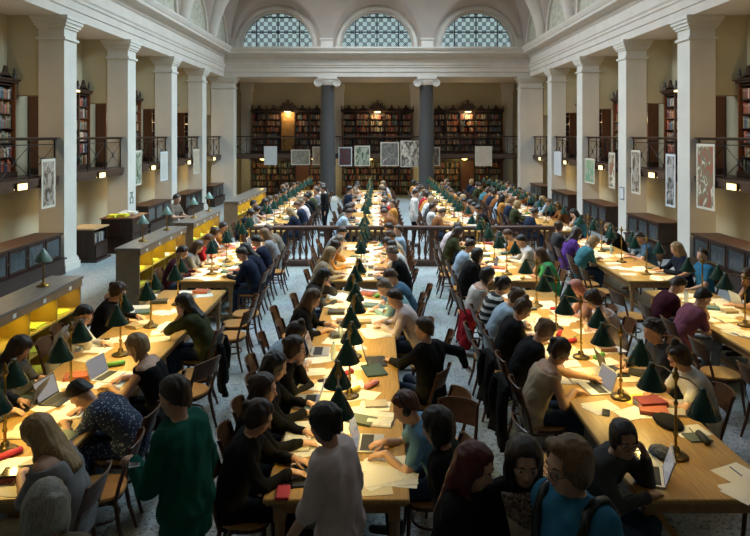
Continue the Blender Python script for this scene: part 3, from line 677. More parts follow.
for y0,y1,zt,zb,s,lb,bo,cs in (
    (14.62,15.45,3.20,1.62,1,'tall colourful figure poster hung before the first right pillar',PBORD,WARMP),
    (16.55,17.1,2.90,1.48,1,'narrow black and white poster just behind the first right pillar',PWH,BWP),
    (18.75,19.4,2.95,1.62,1,'slim grey brown poster beside the second right pillar',PBORD,SEP),
    (20.75,21.3,2.82,1.62,1,'dim reddish poster just behind the second right pillar',PBORD,WARMP),
    (22.7,23.75,2.55,1.62,1,'small poster in red, blue and green beside the third right pillar',PBORD,COLP),
    (26.8,27.9,2.7,1.65,1,'pale white poster beside the fourth right pillar',PWH,None),
    (14.72,15.35,2.84,1.66,-1,'tall ornate brown poster hung before the first left pillar',PBORD,SEP),
    (20.4,20.95,2.9,1.75,-1,'green tinted poster just behind the second left pillar',PBORD,GRP),
    (22.8,23.6,2.8,1.72,-1,'pale sketch poster beside the third left pillar',PWH,[(.5,.5,.47),(.35,.35,.33),(.55,.54,.5)]),
    (26.9,27.8,2.8,1.72,-1,'beige poster beside the fourth left pillar',PBORD,[(.42,.36,.26),(.3,.25,.18),(.5,.44,.33)])):
    m = poster_mat('poster_print', None, cs, 5, rnd.uniform(0,50)) if cs else None
    poster(y1-y0, zt-zb, (s*(xs-(0.0)), (y0+y1)/2, zt), -PI/2 if s > 0 else PI/2, lb, bo, m)
yp = 32.86; kp = F/yp
for a,b_,zt,zb,lb,bo,cs in (
    (264,277,146,165,'white text notice hung from the end gallery at left',PWH,[(.6,.62,.63),(.45,.5,.6),(.6,.62,.63)]),
    (291,310,149.5,165,'wide landscape poster hung from the end gallery',PBORD,[(.3,.28,.22),(.42,.40,.33),(.2,.17,.12)]),
    (312.5,323,146.5,165,'beige poster half hidden behind the left grey column',PBORD,[(.45,.36,.25),(.3,.2,.13)]),
    (338.5,352,147,166,'dark red framed poster right of the left grey column',PWH,[(.1,.03,.03),(.3,.12,.1),(.05,.04,.05)]),
    (354.5,370,145.5,166,'green figure poster hung from the end gallery',PBORD,GRP),
    (380.5,399,142,166,'grey group portrait poster hung from the end gallery',PBORD,[(.1,.09,.08),(.3,.28,.25),(.2,.18,.16)]),
    (400.5,424,140.5,167,'large ink drawing poster left of the right grey column',PBORD,[(.08,.06,.05),(.55,.46,.36),(.6,.52,.42)]),
    (428,440,147,166,'narrow dark poster half hidden behind the right grey column',PBORD,[(.08,.06,.05),(.25,.2,.15)]),
    (475,492,146,166,'pale red printed poster hung right of the panelled door',PBORD,[(.55,.48,.38),(.5,.3,.22),(.6,.52,.42)])):
    m = poster_mat('poster_print', None, cs, 4, rnd.uniform(0,50))
    poster((b_-a)/kp, (zb-zt)/kp, (((a+b_)/2-VX)/kp, yp, H-(zt-VY)/kp), 0, lb, bo, m, .05)
# small notices on the pillars
for (x, y, z, s, lb) in ((XN-.004, 19.83, 1.55, 1, 'small framed notice on the second right pillar'),):
    t = empty('notice', (x, y+.05, z), 0, label=lb, cat='notice'); MB().box(-.012,0,-.09,.25,-.2,.2).build('frame', mat('notice_frame',(.12,.12,.12),.5), t); MB().box(-.015,-.012,-.06,.22,-.17,.17).build('sheet', PWH, t)
t = empty('number_sign', (-XN+.003, 19.93, 1.42), 0, label='small green number sign on the second left pillar', cat='sign')
SGN = mat('sign_green', (.02,.10,.07), .5)
for k, segs in enumerate(('abged', 'afgcd')):       # the painted number
    b = MB(); y0 = .04-.16*k
    for sg in segs:
        (y1, y2, z1, z2) = {'a':(0,.10,.15,.18),'g':(0,.10,-.015,.015),'d':(0,.10,-.18,-.15),'b':(0,.03,0,.18),'c':(0,.03,-.18,0),'f':(.07,.10,0,.18),'e':(.07,.10,-.18,0)}[sg]
        b.box(0,.006,-(y0+y1)if 0 else y0+y1,y0+y2,z1,z2)
    b.build('digit', SGN, t)
t = empty('paper_notice', (-XN+.003, 24.1, 1.9), 0, label='pale paper notice on the third left pillar', cat='notice'); MB().box(0,.006,-.14,.14,-.3,.3).build('sheet', PWH, t)
# ------------------------------------------------------------------ people: one continuous body surface grown round a posed skeleton
def V(*a): return np.array(a, float)
def nrm(v): return v/max(1e-9, np.linalg.norm(v))
def rot_axis(ax, a):
    return np.array(Matrix.Rotation(a, 3, Vector(ax)))
def field(prims, vox, k, cuts=(), pad=.03):
    lo = np.min([np.minimum(p[0]-p[2], p[1]-p[3]) for p in prims], 0)-pad; hi = np.max([np.maximum(p[0]+p[2], p[1]+p[3]) for p in prims], 0)+pad
    n = np.ceil((hi-lo)/vox).astype(int)+1
    f = np.full(n, .2, np.float32); ax = [lo[i]+vox*np.arange(n[i]) for i in range(3)]
    for p in prims:
        a, b, ra, rb = p[:4]; kk = p[4] if len(p) > 4 and p[4] else k; r = max(ra, rb); m = kk*1.2+vox*2
        q0 = np.maximum(0, np.floor((np.minimum(a-ra, b-rb)-m-lo)/vox)).astype(int); q1 = np.minimum(n, np.ceil((np.maximum(a+ra, b+rb)+m-lo)/vox).astype(int)+1)
        if (q1 <= q0).any(): continue
        X, Y, Z = np.meshgrid(ax[0][q0[0]:q1[0]], ax[1][q0[1]:q1[1]], ax[2][q0[2]:q1[2]], indexing='ij')
        if len(p) > 5:          # ellipsoid: p[5] = 3x3 axes (rows), p[6] = radii
            D = [X-a[0], Y-a[1], Z-a[2]]; M, rr = p[5], p[6]
            e = [(M[i][0]*D[0]+M[i][1]*D[1]+M[i][2]*D[2])/rr[i] for i in range(3)]
            q = np.sqrt(e[0]**2+e[1]**2+e[2]**2); g = np.sqrt((e[0]/rr[0])**2+(e[1]/rr[1])**2+(e[2]/rr[2])**2)+1e-6
            d = q*(q-1)/g
        else:
            ab = b-a; l2 = max(1e-9, ab@ab); t = np.clip(((X-a[0])*ab[0]+(Y-a[1])*ab[1]+(Z-a[2])*ab[2])/l2, 0, 1)
            d = np.sqrt((X-a[0]-t*ab[0])**2+(Y-a[1]-t*ab[1])**2+(Z-a[2]-t*ab[2])**2)-(ra+(rb-ra)*t)
        s = (slice(q0[0],q1[0]), slice(q0[1],q1[1]), slice(q0[2],q1[2])); F_ = f[s]
        h = np.clip(.5+.5*(F_-d)/kk, 0, 1); f[s] = F_*(1-h)+d*h-kk*h*(1-h)
    if cuts:
        X, Y, Z = np.meshgrid(*ax, indexing='ij')
        for c in cuts: f = np.maximum(f, c(X, Y, Z))
    f[0]=f[-1]=.2; f[:,0]=f[:,-1]=.2; f[:,:,0]=f[:,:,-1]=.2
    return f, lo
def surfnet(f, lo, vox):
    s = f < 0; n = np.array(f.shape)
    c = np.zeros(n-1, int)
    for dx in (0,1):
        for dy in (0,1):
            for dz in (0,1): c += s[dx:n[0]-1+dx, dy:n[1]-1+dy, dz:n[2]-1+dz]
    act = (c > 0) & (c < 8); idx = np.full(n-1, -1); ii = np.argwhere(act); idx[act] = np.arange(len(ii))
    P = np.zeros((len(ii),3)); C = np.zeros(len(ii)); I = ii.T
    for a in range(3):
        o = [q for q in range(3) if q != a]
        for u in (0,1):
            for v in (0,1):
                b0 = I.copy(); b0[o[0]] += u; b0[o[1]] += v; b1 = b0.copy(); b1[a] += 1
                f0 = f[tuple(b0)]; f1 = f[tuple(b1)]; m = (f0 < 0) != (f1 < 0)
                t = np.where(m, f0/np.where(m, f0-f1, 1), 0); q = np.zeros((len(ii),3)); q[:,a] = t; q[:,o[0]] = u; q[:,o[1]] = v
                P += q*m[:,None]; C += m
    P = (P/C[:,None]+ii)*vox+lo; faces = []
    for a in range(3):
        o = [(a+1)%3, (a+2)%3]; sl0 = [slice(None)]*3; sl1 = [slice(None)]*3
        sl0[a] = slice(0,-1); sl1[a] = slice(1,None)
        x = s[tuple(sl0)] != s[tuple(sl1)]; e = np.argwhere(x)
        e = e[(e[:,o[0]] > 0) & (e[:,o[1]] > 0)]
        if not len(e): continue
        neg = s[tuple(e.T)]
        def cell(du, dv): q = e.copy(); q[:,o[0]] -= du; q[:,o[1]] -= dv; return idx[tuple(q.T)]
        Q = np.stack([cell(0,0), cell(1,0), cell(1,1), cell(0,1)], 1); Q[~neg] = Q[~neg][:,::-1]; faces.append(Q)
    return P, np.concatenate(faces)
NR = np.random.RandomState(3); NK = NR.randn(10,3); NK /= np.linalg.norm(NK, axis=1)[:,None]; NP_ = NR.rand(10)*6.28
def crumple(P, Q, amp, freq, stretch=None):
    n = np.zeros_like(P); e1 = P[Q[:,2]]-P[Q[:,0]]; e2 = P[Q[:,3]]-P[Q[:,1]]; fn = np.cross(e1, e2)
    for k in range(4): np.add.at(n, Q[:,k], fn)
    n /= np.linalg.norm(n, axis=1)[:,None]+1e-12
    p = P if stretch is None else P-np.outer(P@stretch, stretch)*.85
    w = p+.02*np.sin(p[:,[1,2,0]]*23)
    v = sum(np.sin((w@NK[i])*freq*(.6+.16*i)+NP_[i])/(1+.25*i) for i in range(10))/2.6
    v = -np.abs(v)*1.2+.45
    return P+n*(amp*v)[:,None]
def np_mesh(name, parts, mats):      # parts: [(verts, quads, material index)]
    vs = np.concatenate([p[0] for p in parts]); off = 0; fs = []; mi = []
    for p in parts: fs.append(p[1]+off); off += len(p[0]); mi += [p[2]]*len(p[1])
    fs = np.concatenate(fs); me = bpy.data.meshes.new(name)
    me.vertices.add(len(vs)); me.vertices.foreach_set('co', vs.astype(np.float32).ravel())
    me.loops.add(len(fs)*4); me.loops.foreach_set('vertex_index', fs.astype(np.int32).ravel())
    me.polygons.add(len(fs)); me.polygons.foreach_set('loop_start', np.arange(0, len(fs)*4, 4, dtype=np.int32))
    me.polygons.foreach_set('material_index', np.array(mi, np.int32)); me.polygons.foreach_set('use_smooth', np.ones(len(fs), bool))
    for m in mats: me.materials.append(m)
    me.update(calc_edges=True); me.validate(); return me
def tube_np(pts, rs, n=6):
    b = MB(); b.tube([Vector(p) for p in pts], list(rs), n, caps=False)
    vs = [np.array(v) for v in b.v]; fs = list(b.f)
    m = len(pts)
    for base, c, flip in ((0, pts[0], True), ((m-1)*n, pts[-1], False)):
        ci = len(vs); vs.append(np.array(c))
        for k in range(0, n, 2):
            q = [base+k, base+(k+1)%n, base+(k+2)%n, ci]; fs.append(q[::-1] if flip else q)
    return np.array(vs), np.array(fs)
def ik(S, T, l1, l2, hint):
    d = T-S; L = np.linalg.norm(d)
    if L > (l1+l2)*.985: T = S+d*((l1+l2)*.985/L); d = T-S; L = np.linalg.norm(d)
    if L < abs(l1-l2)+.06: L = abs(l1-l2)+.06
    x = nrm(d); a = (l1*l1-l2*l2+L*L)/(2*L); h = math.sqrt(max(0, l1*l1-a*a)); q = nrm(hint-x*(hint@x))
    return S+x*a+q*h, T
UP = V(0,0,1)
def skeleton(lean=20, side=0, pitch=25, yaw=0, roll=0, twist=0, sit=True, hands=None, k=1.0, legs=None, hd=None, pz=None, feet=None):
    J = {}; lat = V(0,1,0)
    pz = pz if pz is not None else (.56 if sit else .93)
    P = V(0,0,pz); J['P'] = P
    def dr(a, w=1): return nrm(V(math.sin(R(a)), math.sin(R(side*w)), math.cos(R(a))))
    d1, d2, d3 = dr(lean*.5,.5), dr(lean), dr(lean*1.35)
    J['W'] = P+.17*d1; J['C'] = J['W']+.17*d2; J['N'] = J['C']+.165*d3
    tl = rot_axis((0,0,1), R(twist))@lat; J['lat'] = tl; J['d3'] = d3
    for s, n in ((1,'L'),(-1,'R')):
        J['S'+n] = J['N']-.055*d3+tl*s*.165
        J['H'+n] = P+V(0,s*.085,-.03)
        if sit: kn = V(.43,s*(.13),.53); an = V(.40,s*.12,.10)
        else: kn = V(.02,s*.09,.50); an = V(-.02,s*.10,.09)
        if legs and n in legs: kn, an = legs[n]
        J['K'+n], J['A'+n] = kn, an; fd = nrm(V(1, s*.15, 0)); J['T'+n] = an+fd*.15-UP*.05; J['E'+n] = an-fd*.05-UP*.05
    M = rot_axis((0,0,1), R(yaw))@rot_axis((0,1,0), R(pitch))@rot_axis((1,0,0), R(roll))
    f, s_, u = M@V(1,0,0), M@V(0,1,0), M@V(0,0,1); J['f'], J['s'], J['u'] = f, s_, u
    J['HC'] = J['N']+nrm(d3*.5+UP*.42+f*.2)*.172
    J['handdir'] = {}
    for s, n in ((1,'L'),(-1,'R')):
        tgt, hint, hdir = None, V(-.3,s*.7,-.7), None
        h = (hands or {}).get(n, 'table')
        if isinstance(h, str):
            if h == 'table': tgt = V(.50, s*.10, .80); hdir = V(1,-s*.25,-.12)
            elif h == 'type': tgt = V(.47, s*.10, .82); hdir = V(1,-s*.12,-.15)
            elif h == 'write': tgt = V(.46, s*.13, .80); hdir = V(.8,-s*.5,-.15)
            elif h == 'fold': tgt = V(.44, -s*.06, .80+.02*s); hdir = V(.15,-s*1,0)
            elif h == 'chin': tgt = J['HC']+f*.055+s_*s*.045-u*.165; hdir = u*.9+f*.3-s_*s*.15; hint = V(.3,s*.35,-1)
            elif h == 'temple': tgt = J['HC']+f*.05+s_*s*.125-u*.11; hdir = u-s_*s*.25-f*.05; hint = V(.4,s*.3,-1)
            elif h == 'head': tgt = J['HC']+f*.08+s_*s*.10-u*.05; hdir = u*.9-f*.45-s_*s*.15; hint = V(.4,s*.3,-1)
            elif h == 'lap': tgt = V(.30,s*.08,.64); hdir = V(1,-s*.3,-.1)
            elif h == 'down': tgt = J['S'+n]+V(.03,s*.10,-.51); hdir = V(.1,0,-1); hint = V(-1,s*.3,0)
        else:
            tgt = h[0]; hdir = h[1]; hint = h[2] if len(h) > 2 else hint
        E, Wr = ik(J['S'+n], tgt, .285, .25, hint); J['B'+n], J['R'+n] = E, Wr; J['handdir'][n] = nrm(hdir)
    return J
def torso_prims(J, g, bust=0):
    t, d3 = J['lat'], J['d3']; P, W, C, N = J['P'], J['W'], J['C'], J['N']; y = V(0,1,0); tw = nrm(y+t)
    pr = [(P-y*.078-UP*.01, P+y*.078-UP*.01, .105+g, .105+g, .06), (J['SR']-d3*.0, J['SL']-d3*.0, .056+g, .056+g, .05), (C+d3*.085-t*.07, C+d3*.085+t*.07, .088+g, .088+g, .06)]
    for q in (-1,1):
        pr += [(P+y*q*.066+UP*.03, W+tw*q*.050, .098+g, .093+g, .06), (W+tw*q*.050, C+t*q*.068, .093+g, .104+g, .06), (C+t*q*.068, C+d3*.10+t*q*.085, .102+g, .082+g, .06)]
    pr.append((W-d3*.05, C, .095+g, .10+g, .05))
    if bust:
        fw = nrm(np.cross(t, d3))
        for s in (-1,1): q = C+fw*.085+t*s*.065+d3*.01; pr.append((q, q, .052+g, .052+g))
    return pr
def head_prims(J):
    H_, f, s, u = J['HC'], J['f'], J['s'], J['u']; A = np.array([f, s, u]); E = lambda c, rr, k=.02: (c, c, max(rr), max(rr), k, A, rr)
    pr = [E(H_-f*.012+u*.03, (.098,.077,.088)), E(H_+f*.022-u*.03, (.072,.062,.085), .03), (H_+f*.05-u*.09-s*.012, H_+f*.05-u*.09+s*.012, .028, .028, .03),
          (H_+f*.088+u*.008, H_+f*.108-u*.028, .009, .014, .012), (H_+f*.098-u*.036-s*.010, H_+f*.098-u*.036+s*.010, .008, .008, .008),
          (H_+f*.079-s*.036+u*.026, H_+f*.079+s*.036+u*.026, .014, .014, .014), (H_+f*.085-s*.016-u*.062, H_+f*.085+s*.016-u*.062, .010, .010, .01)]
    for q in (-1,1):
        pr.append(E(H_+s*q*.077-f*.012-u*.012, (.018,.009,.03), .008)); pr.append((H_+f*.055+s*q*.042-u*.02, H_+f*.06+s*q*.04-u*.03, .022, .022, .02))
    pr.append((J['N']-J['d3']*.03, H_-f*.022-u*.05, .054, .049, .03)); return pr
def arm_prims(J, g, lo=0, hi=1, n_=('L','R')):
    pr = []
    for n in n_:
        S, B, W = J['S'+n], J['B'+n], J['R'+n]
        if hi > .5: pr += [(S, B, .051+g, .043+g, .03), (B, B+(W-B)*min(1,(hi-.5)*2), .042+g, .030+g+.012*(1-min(1,(hi-.5)*2)), .03)]
        else: pr += [(S, S+(B-S)*hi*2, .051+g, .049+g, .03)]
    return pr
def leg_prims(J, g, foot=True, hi=1):
    pr = []
    for n in 'LR':
        H_, K, A = J['H'+n], J['K'+n], J['A'+n]
        pr += [(H_, K, .085+g, .058+g, .04), (K, K+(A-K)*hi, .056+g, .040+g, .03)]
        if foot: pr += [(J['E'+n]+UP*.01, J['T'+n]+UP*.01, .036, .028, .02), (A, J['E'+n]+UP*.02, .038, .036, .02)]
    return pr
FINGER = ((-.031,.078,.0085),(-.011,.086,.009),(.010,.080,.0085),(.030,.062,.0075))
def hand_np(J, n, curl=.35, spread=.06):
    W, hd = J['R'+n], J['handdir'][n]; s = 1 if n == 'L' else -1
    fore = nrm(W-J['B'+n]); side = np.cross(UP, hd)
    side = nrm(side) if np.linalg.norm(side) > .25 else nrm(J['lat'])
    if hd[2] > .5: side = nrm(np.cross(hd, J['s']*s)); side = side if side@J['f'] > 0 else -side; nor = nrm(np.cross(side, hd)); nor = nor if nor@(J['RL' if n=='L' else 'RR']-J['HC']) > 0 else -nor; tdir = -side
    else:
        nor = nrm(np.cross(hd, side)); nor = nor if nor[2] >= 0 else -nor
        tdir = -side*s if (side@V(0,1,0)) > 0 else side*s
    J['pn'+n] = nor; J['pside'+n] = side; out = []
    base = W+hd*.085
    for o, L, r in FINGER:
        p0 = W+hd*.055+side*o*.9; p1 = base+side*o; pts = [p0, p1]; a = curl*.5; rr = [r*1.05, r*1.05]
        for q, fr in enumerate((.45,.32,.23)):
            a += curl*(.6,.7,.5)[q]; d = nrm(hd*math.cos(a)-nor*math.sin(a)+side*o*spread*12*math.cos(a)*.1); pts.append(pts[-1]+d*L*fr); rr.append(r*(.98,.9,.72)[q])
        out.append(tube_np(pts, rr))
    p0 = W+hd*.02+tdir*.022-nor*.004; pts = [p0, p0+hd*.03+tdir*.03-nor*.008, p0+hd*.058+tdir*.042-nor*.018, p0+hd*.08+tdir*.043-nor*.026]
    out.append(tube_np(pts, [.012,.0115,.010,.0075])); return out
def palm_prims(J):
    pr = []
    for n in 'LR':
        W, hd = J['R'+n], J['handdir'][n]
        sd, nr = J.get('pside'+n), J.get('pn'+n)
        if sd is None:
            sd = np.cross(UP, hd); sd = nrm(sd) if np.linalg.norm(sd) > .25 else nrm(J['lat']); nr = np.cross(hd, sd)
        c = W+hd*.05; pr.append((c, c, .055, .055, .012, np.array([hd, sd, nr]), (.055,.042,.018))); pr.append((W-hd*.0, W+hd*.03, .026, .022, .012))
    return pr
def mitten(J):
    pr = []
    for n in 'LR': W, hd = J['R'+n], J['handdir'][n]; pr.append((W+hd*.07, W+hd*.13-UP*.01*(hd[2] < .5), .028, .018, .015))
    return pr
def make_body(J, vox, fingers):
    fg = []
    if fingers:
        for n in 'LR': fg += hand_np(J, n, J.get('curl',{}).get(n,.35))
    pr = torso_prims(J, -.006)+head_prims(J)+arm_prims(J, 0)+leg_prims(J, -.004)+palm_prims(J)+([] if fingers else mitten(J))
    f, lo = field(pr, vox, .045); P, Q = surfnet(f, lo, vox)
    return np_mesh('body', [(P,Q,0)]+[(a,b,0) for a,b in fg], [None])
def make_shirt(J, vox, sleeve, bust=0, hem=-.10, strap=False, loose=0):
    g = .013+loose; pr = torso_prims(J, g, bust); P = J['P']; y = V(0,1,0)
    if sleeve == 'none': pr = [p for p in pr if not (p[2] == .058+g)]; pr += [(J['N']-J['d3']*.05-J['lat']*.10, J['N']-J['d3']*.05+J['lat']*.10, .05+g, .05+g)]
    else: pr += arm_prims(J, g-.001, hi={'long':.96,'short':.33,'half':.5,'roll':.72}[sleeve])
    b = P+UP*hem; pr.append((b-y*.08, b+y*.08, .095+g, .095+g))
    N, d3 = J['N'], J['d3']; fw = nrm(np.cross(J['lat'], d3)); no = nrm(d3-fw*(.55 if strap else .22)); c0 = N+d3*(-.03 if strap else .034)
    cuts = [lambda X,Y,Z: (X-c0[0])*no[0]+(Y-c0[1])*no[1]+(Z-c0[2])*no[2]]
    zb = P[2]+hem-.085
    cuts.append(lambda X,Y,Z: zb-Z)
    f, lo = field(pr, vox, .045, cuts); P_, Q = surfnet(f, lo, vox); P_ = crumple(P_, Q, .0085+loose*.4, 30); return np_mesh('shirt', [(P_,Q,0)], [None])
def make_legs(J, vox, name='trousers', skirt=False):
    y = V(0,1,0); P = J['P']; pr = leg_prims(J, .008, False, .97)+[(P-y*.08, P+y*.08, .108, .108), (P+J['d3']*.06-y*.06, P+J['d3']*.06+y*.06, .098, .098)]
    f, lo = field(pr, vox, .04); P_, Q = surfnet(f, lo, vox); P_ = crumple(P_, Q, .007, 30); return np_mesh(name, [(P_,Q,0)], [None])
def make_shoes(J, vox):
    pr = []
    for n in 'LR': pr += [(J['E'+n]+UP*.012, J['T'+n]+UP*.008+nrm(J['T'+n]-J['E'+n])*.03, .043, .034, .02), (J['E'+n]+UP*.03, J['E'+n]+UP*.07, .042, .044, .02)]
    cut = lambda X,Y,Z: .002-Z
    f, lo = field(pr, vox, .02, [cut]); P_, Q = surfnet(f, lo, vox); return np_mesh('shoes', [(P_,Q,0)], [None])
LONGH = ('bob','fringe','long','verylong')
def make_hair(J, vox, kind):
    H_, f, s, u = J['HC'], J['f'], J['s'], J['u']; A = np.array([f, s, u])
    E = lambda c, rr, k=.02: (c, c, max(rr), max(rr), k, A, rr)
    th = {'buzz':-.002,'short':.009}.get(kind, .012)
    cap = [E(H_-f*.016+u*.034, (.106+th,.086+th,.097+th)), E(H_-f*.036-u*.04, (.074+th,.072+th,.09), .03)]
    if kind == 'scarf': cap = [E(H_-f*.012+u*.03, (.112,.096,.106)), E(H_+f*.0-u*.05, (.085,.086,.10), .03), (H_-u*.10-f*.02, J['N']-UP*.02, .085, .11, .05)]
    cuts = [lambda X,Y,Z: (((X-H_[0])*f[0]+(Y-H_[1])*f[1]+(Z-H_[2])*f[2])-(.052 if kind == 'scarf' else .04 if kind in LONGH else .026))-(.25 if kind == 'scarf' else .8 if kind in LONGH else 1.15)*((X-H_[0])*u[0]+(Y-H_[1])*u[1]+(Z-H_[2])*u[2]-.045)]
    if kind in LONGH: c0_ = cuts[0]; cuts[0] = lambda X,Y,Z: np.minimum(c0_(X,Y,Z), (X-H_[0])*u[0]+(Y-H_[1])*u[1]+(Z-H_[2])*u[2]+.125)
    low = -.132 if kind in ('short','buzz','bun','topbun','pony') else -.6
    if kind in ('short','buzz'): cuts.append(lambda X,Y,Z: (low+.02)-((X-H_[0])*u[0]+(Y-H_[1])*u[1]+(Z-H_[2])*u[2])+.0)
    ex = []; bk = H_-f*.06
    dn = nrm(-UP*.75-u*.45)
    if kind in ('bob','long','verylong','fringe'):
        L = {'bob':.15,'fringe':.17,'long':.27,'verylong':.36}[kind]
        for q in (-1,1):
            a = H_+s*q*.076-f*.012+u*.02; ex.append((a, a+dn*L*.62-f*.012, .032, .032, .03)); ex.append((a+dn*L*.5, a+dn*L+s*q*.012, .03, .02, .03))
        back = J['N']-nrm(np.cross(J['lat'], J['d3']))*.085
        a = bk+u*.02
        for q in (-1,0,1):
            if kind in ('bob','fringe'): ex.append((a+s*q*.03, a+dn*L*.5+s*q*.04, .066, .062, .03))
            else:
                fw_ = nrm(np.cross(J['lat'], J['d3'])); mid = J['N']-fw_*.062+J['d3']*.05+s*q*.045; end = J['N']-fw_*.115-J['d3']*max(.02, L-.17)+s*q*.04
                ex.append((a+s*q*.03, mid, .066, .06, .03)); ex.append((mid, end, .058, .036, .03))
    if kind == 'bun': ex.append((H_-f*.105+u*.05, H_-f*.115+u*.055, .04, .04, .012))
    if kind == 'topbun': ex.append((H_-f*.05+u*.138, H_-f*.055+u*.145, .042, .038, .012))
    if kind == 'pony': ex += [(H_-f*.11+u*.02, H_-f*.13+u*.03, .03, .034, .012), (H_-f*.13+u*.03, H_-f*.13+u*.03+dn*.2, .034, .016, .02)]
    if kind == 'curly':
        for k in range(60):
            a = k*2.4; zc = -.6+1.6*k/60; rr = math.sqrt(max(0,1-zc*zc)); q = H_-f*.022+u*.03+(f*math.cos(a)*rr*.1+s*math.sin(a)*rr*.092+u*zc*.1)*1.05
            if (q-H_)@f < .05 or zc > .6: ex.append((q, q, .022+.006*math.sin(k*5), .022, .006))
    fr = []
    if kind == 'quiff': ex.append((H_+f*.055+u*.115-s*.03, H_+f*.06+u*.118+s*.03, .03, .03, .02))
    F1, lo1 = field(cap+[e for e in ex if kind in ('curly',)], vox, .02, cuts, .03)
    parts = [surfnet(F1, lo1, vox)]
    if ex and kind != 'curly':
        fc = lambda X,Y,Z: np.minimum(((X-H_[0])*f[0]+(Y-H_[1])*f[1]+(Z-H_[2])*f[2])-.06, 9)
        F2, lo2 = field(cap+ex, vox, .02, [lambda X,Y,Z: np.minimum(cuts[0](X,Y,Z), (np.abs((X-H_[0])*s[0]+(Y-H_[1])*s[1]+(Z-H_[2])*s[2])-.06)*-1)])
        parts = [surfnet(F2, lo2, vox)]
    parts = [(crumple(a, b, .0075 if kind != 'scarf' else .006, 75 if kind != 'scarf' else 30, nrm(u*.8-f*.4)), b) for a,b in parts]
    return np_mesh('hair', [(a,b,0) for a,b in parts], [None])
def set_mat(o, m):
    o.material_slots[0].link = 'OBJECT'; o.material_slots[0].material = m
SKIN = {'fair':mat('skin_fair', (.56,.33,.23), .5, var=.05, scale=9), 'tan':mat('skin_tan', (.44,.24,.15), .5, var=.05, scale=9), 'dark':mat('skin_dark', (.22,.11,.065), .5)}
HAIR = {n: mat('hair_'+n.replace(' ','_'), c, .42, var=.35, scale=30, stretch=(6,6,.6), bump=.25) for n, c in {'black':(.012,.009,.008),'dark brown':(.030,.016,.010),'brown':(.075,.038,.020),'auburn':(.10,.035,.02),'blond':(.34,.22,.10),'light brown':(.17,.10,.05),'grey':(.30,.29,.27),'grey brown':(.15,.12,.09),'dark red':(.085,.008,.010),'pink':(.62,.24,.18)}.items()}
CL = {n: mat('cloth_'+n.replace(' ','_'), c, .9, var=.08, scale=14, bump=.35, bscale=9, spec=.12) for n, c in {'black':(.011,.011,.012),'navy':(.018,.026,.05),'dark navy':(.012,.017,.035),'white':(.62,.60,.58),'grey':(.26,.26,.27),'dark grey':(.06,.06,.062),'light blue':(.33,.44,.55),'teal':(.06,.20,.24),'pale teal':(.26,.44,.46),'green':(.07,.36,.13),'dark green':(.008,.085,.062),'olive':(.045,.05,.022),'red':(.36,.02,.03),'maroon':(.055,.012,.022),'mauve':(.22,.075,.11),'purple':(.12,.05,.26),'brown':(.22,.085,.03),'beige':(.42,.33,.23),'pink':(.55,.33,.32),'pale pink':(.60,.50,.50),'denim blue':(.07,.14,.22),'orange':(.50,.22,.05),'blue':(.035,.17,.30),'lilac':(.34,.22,.36),'grey brown':(.17,.14,.11),'yellow':(.55,.42,.08),'sky blue':(.13,.27,.42),'jeans':(.03,.045,.075)}.items()}
def dotted():
    m = mat('cloth_dotted_blue', (.02,.035,.08), .85, bump=.3, scale=9); nt = m.node_tree; b = nt.nodes['Principled BSDF']; tc = nt.nodes.new('ShaderNodeTexCoord')
    v = nt.nodes.new('ShaderNodeTexVoronoi'); v.inputs['Scale'].default_value = 42; cr = nt.nodes.new('ShaderNodeValToRGB'); e = cr.color_ramp.elements
    e[0].position=.25; e[0].color=(.35,.40,.5,1); e[1].position=.33; e[1].color=(.02,.035,.08,1)
    nt.links.new(tc.outputs['Object'], v.inputs['Vector']); nt.links.new(v.outputs['Distance'], cr.inputs['Fac']); nt.links.new(cr.outputs['Color'], b.inputs['Base Color']); return m
def striped():
    m = mat('cloth_striped', (.6,.6,.6), .85); nt = m.node_tree; b = nt.nodes['Principled BSDF']; tc = nt.nodes.new('ShaderNodeTexCoord')
    v = nt.nodes.new('ShaderNodeTexWave'); v.bands_direction = 'Z'; v.inputs['Scale'].default_value = 3.2; cr = nt.nodes.new('ShaderNodeValToRGB'); cr.color_ramp.interpolation='CONSTANT'; e = cr.color_ramp.elements
    e[0].color=(.012,.012,.013,1); e[1].position=.62; e[1].color=(.6,.6,.58,1)
    nt.links.new(tc.outputs['Object'], v.inputs['Vector']); nt.links.new(v.outputs['Fac'], cr.inputs['Fac']); nt.links.new(cr.outputs['Color'], b.inputs['Base Color']); return m
CL['dotted blue'] = dotted(); CL['striped black and white'] = striped()
EYEW = mat('eye_white', (.6,.58,.55), .3); EYED = mat('eye_iris', (.03,.02,.015), .2); LIPS = mat('lips', (.42,.13,.11), .5); BROW = mat('eyebrow', (.03,.018,.012), .7)
GLS = mat('glasses_frame', (.01,.01,.012), .3); SHOE = mat('shoe_leather', (.02,.017,.015), .4)
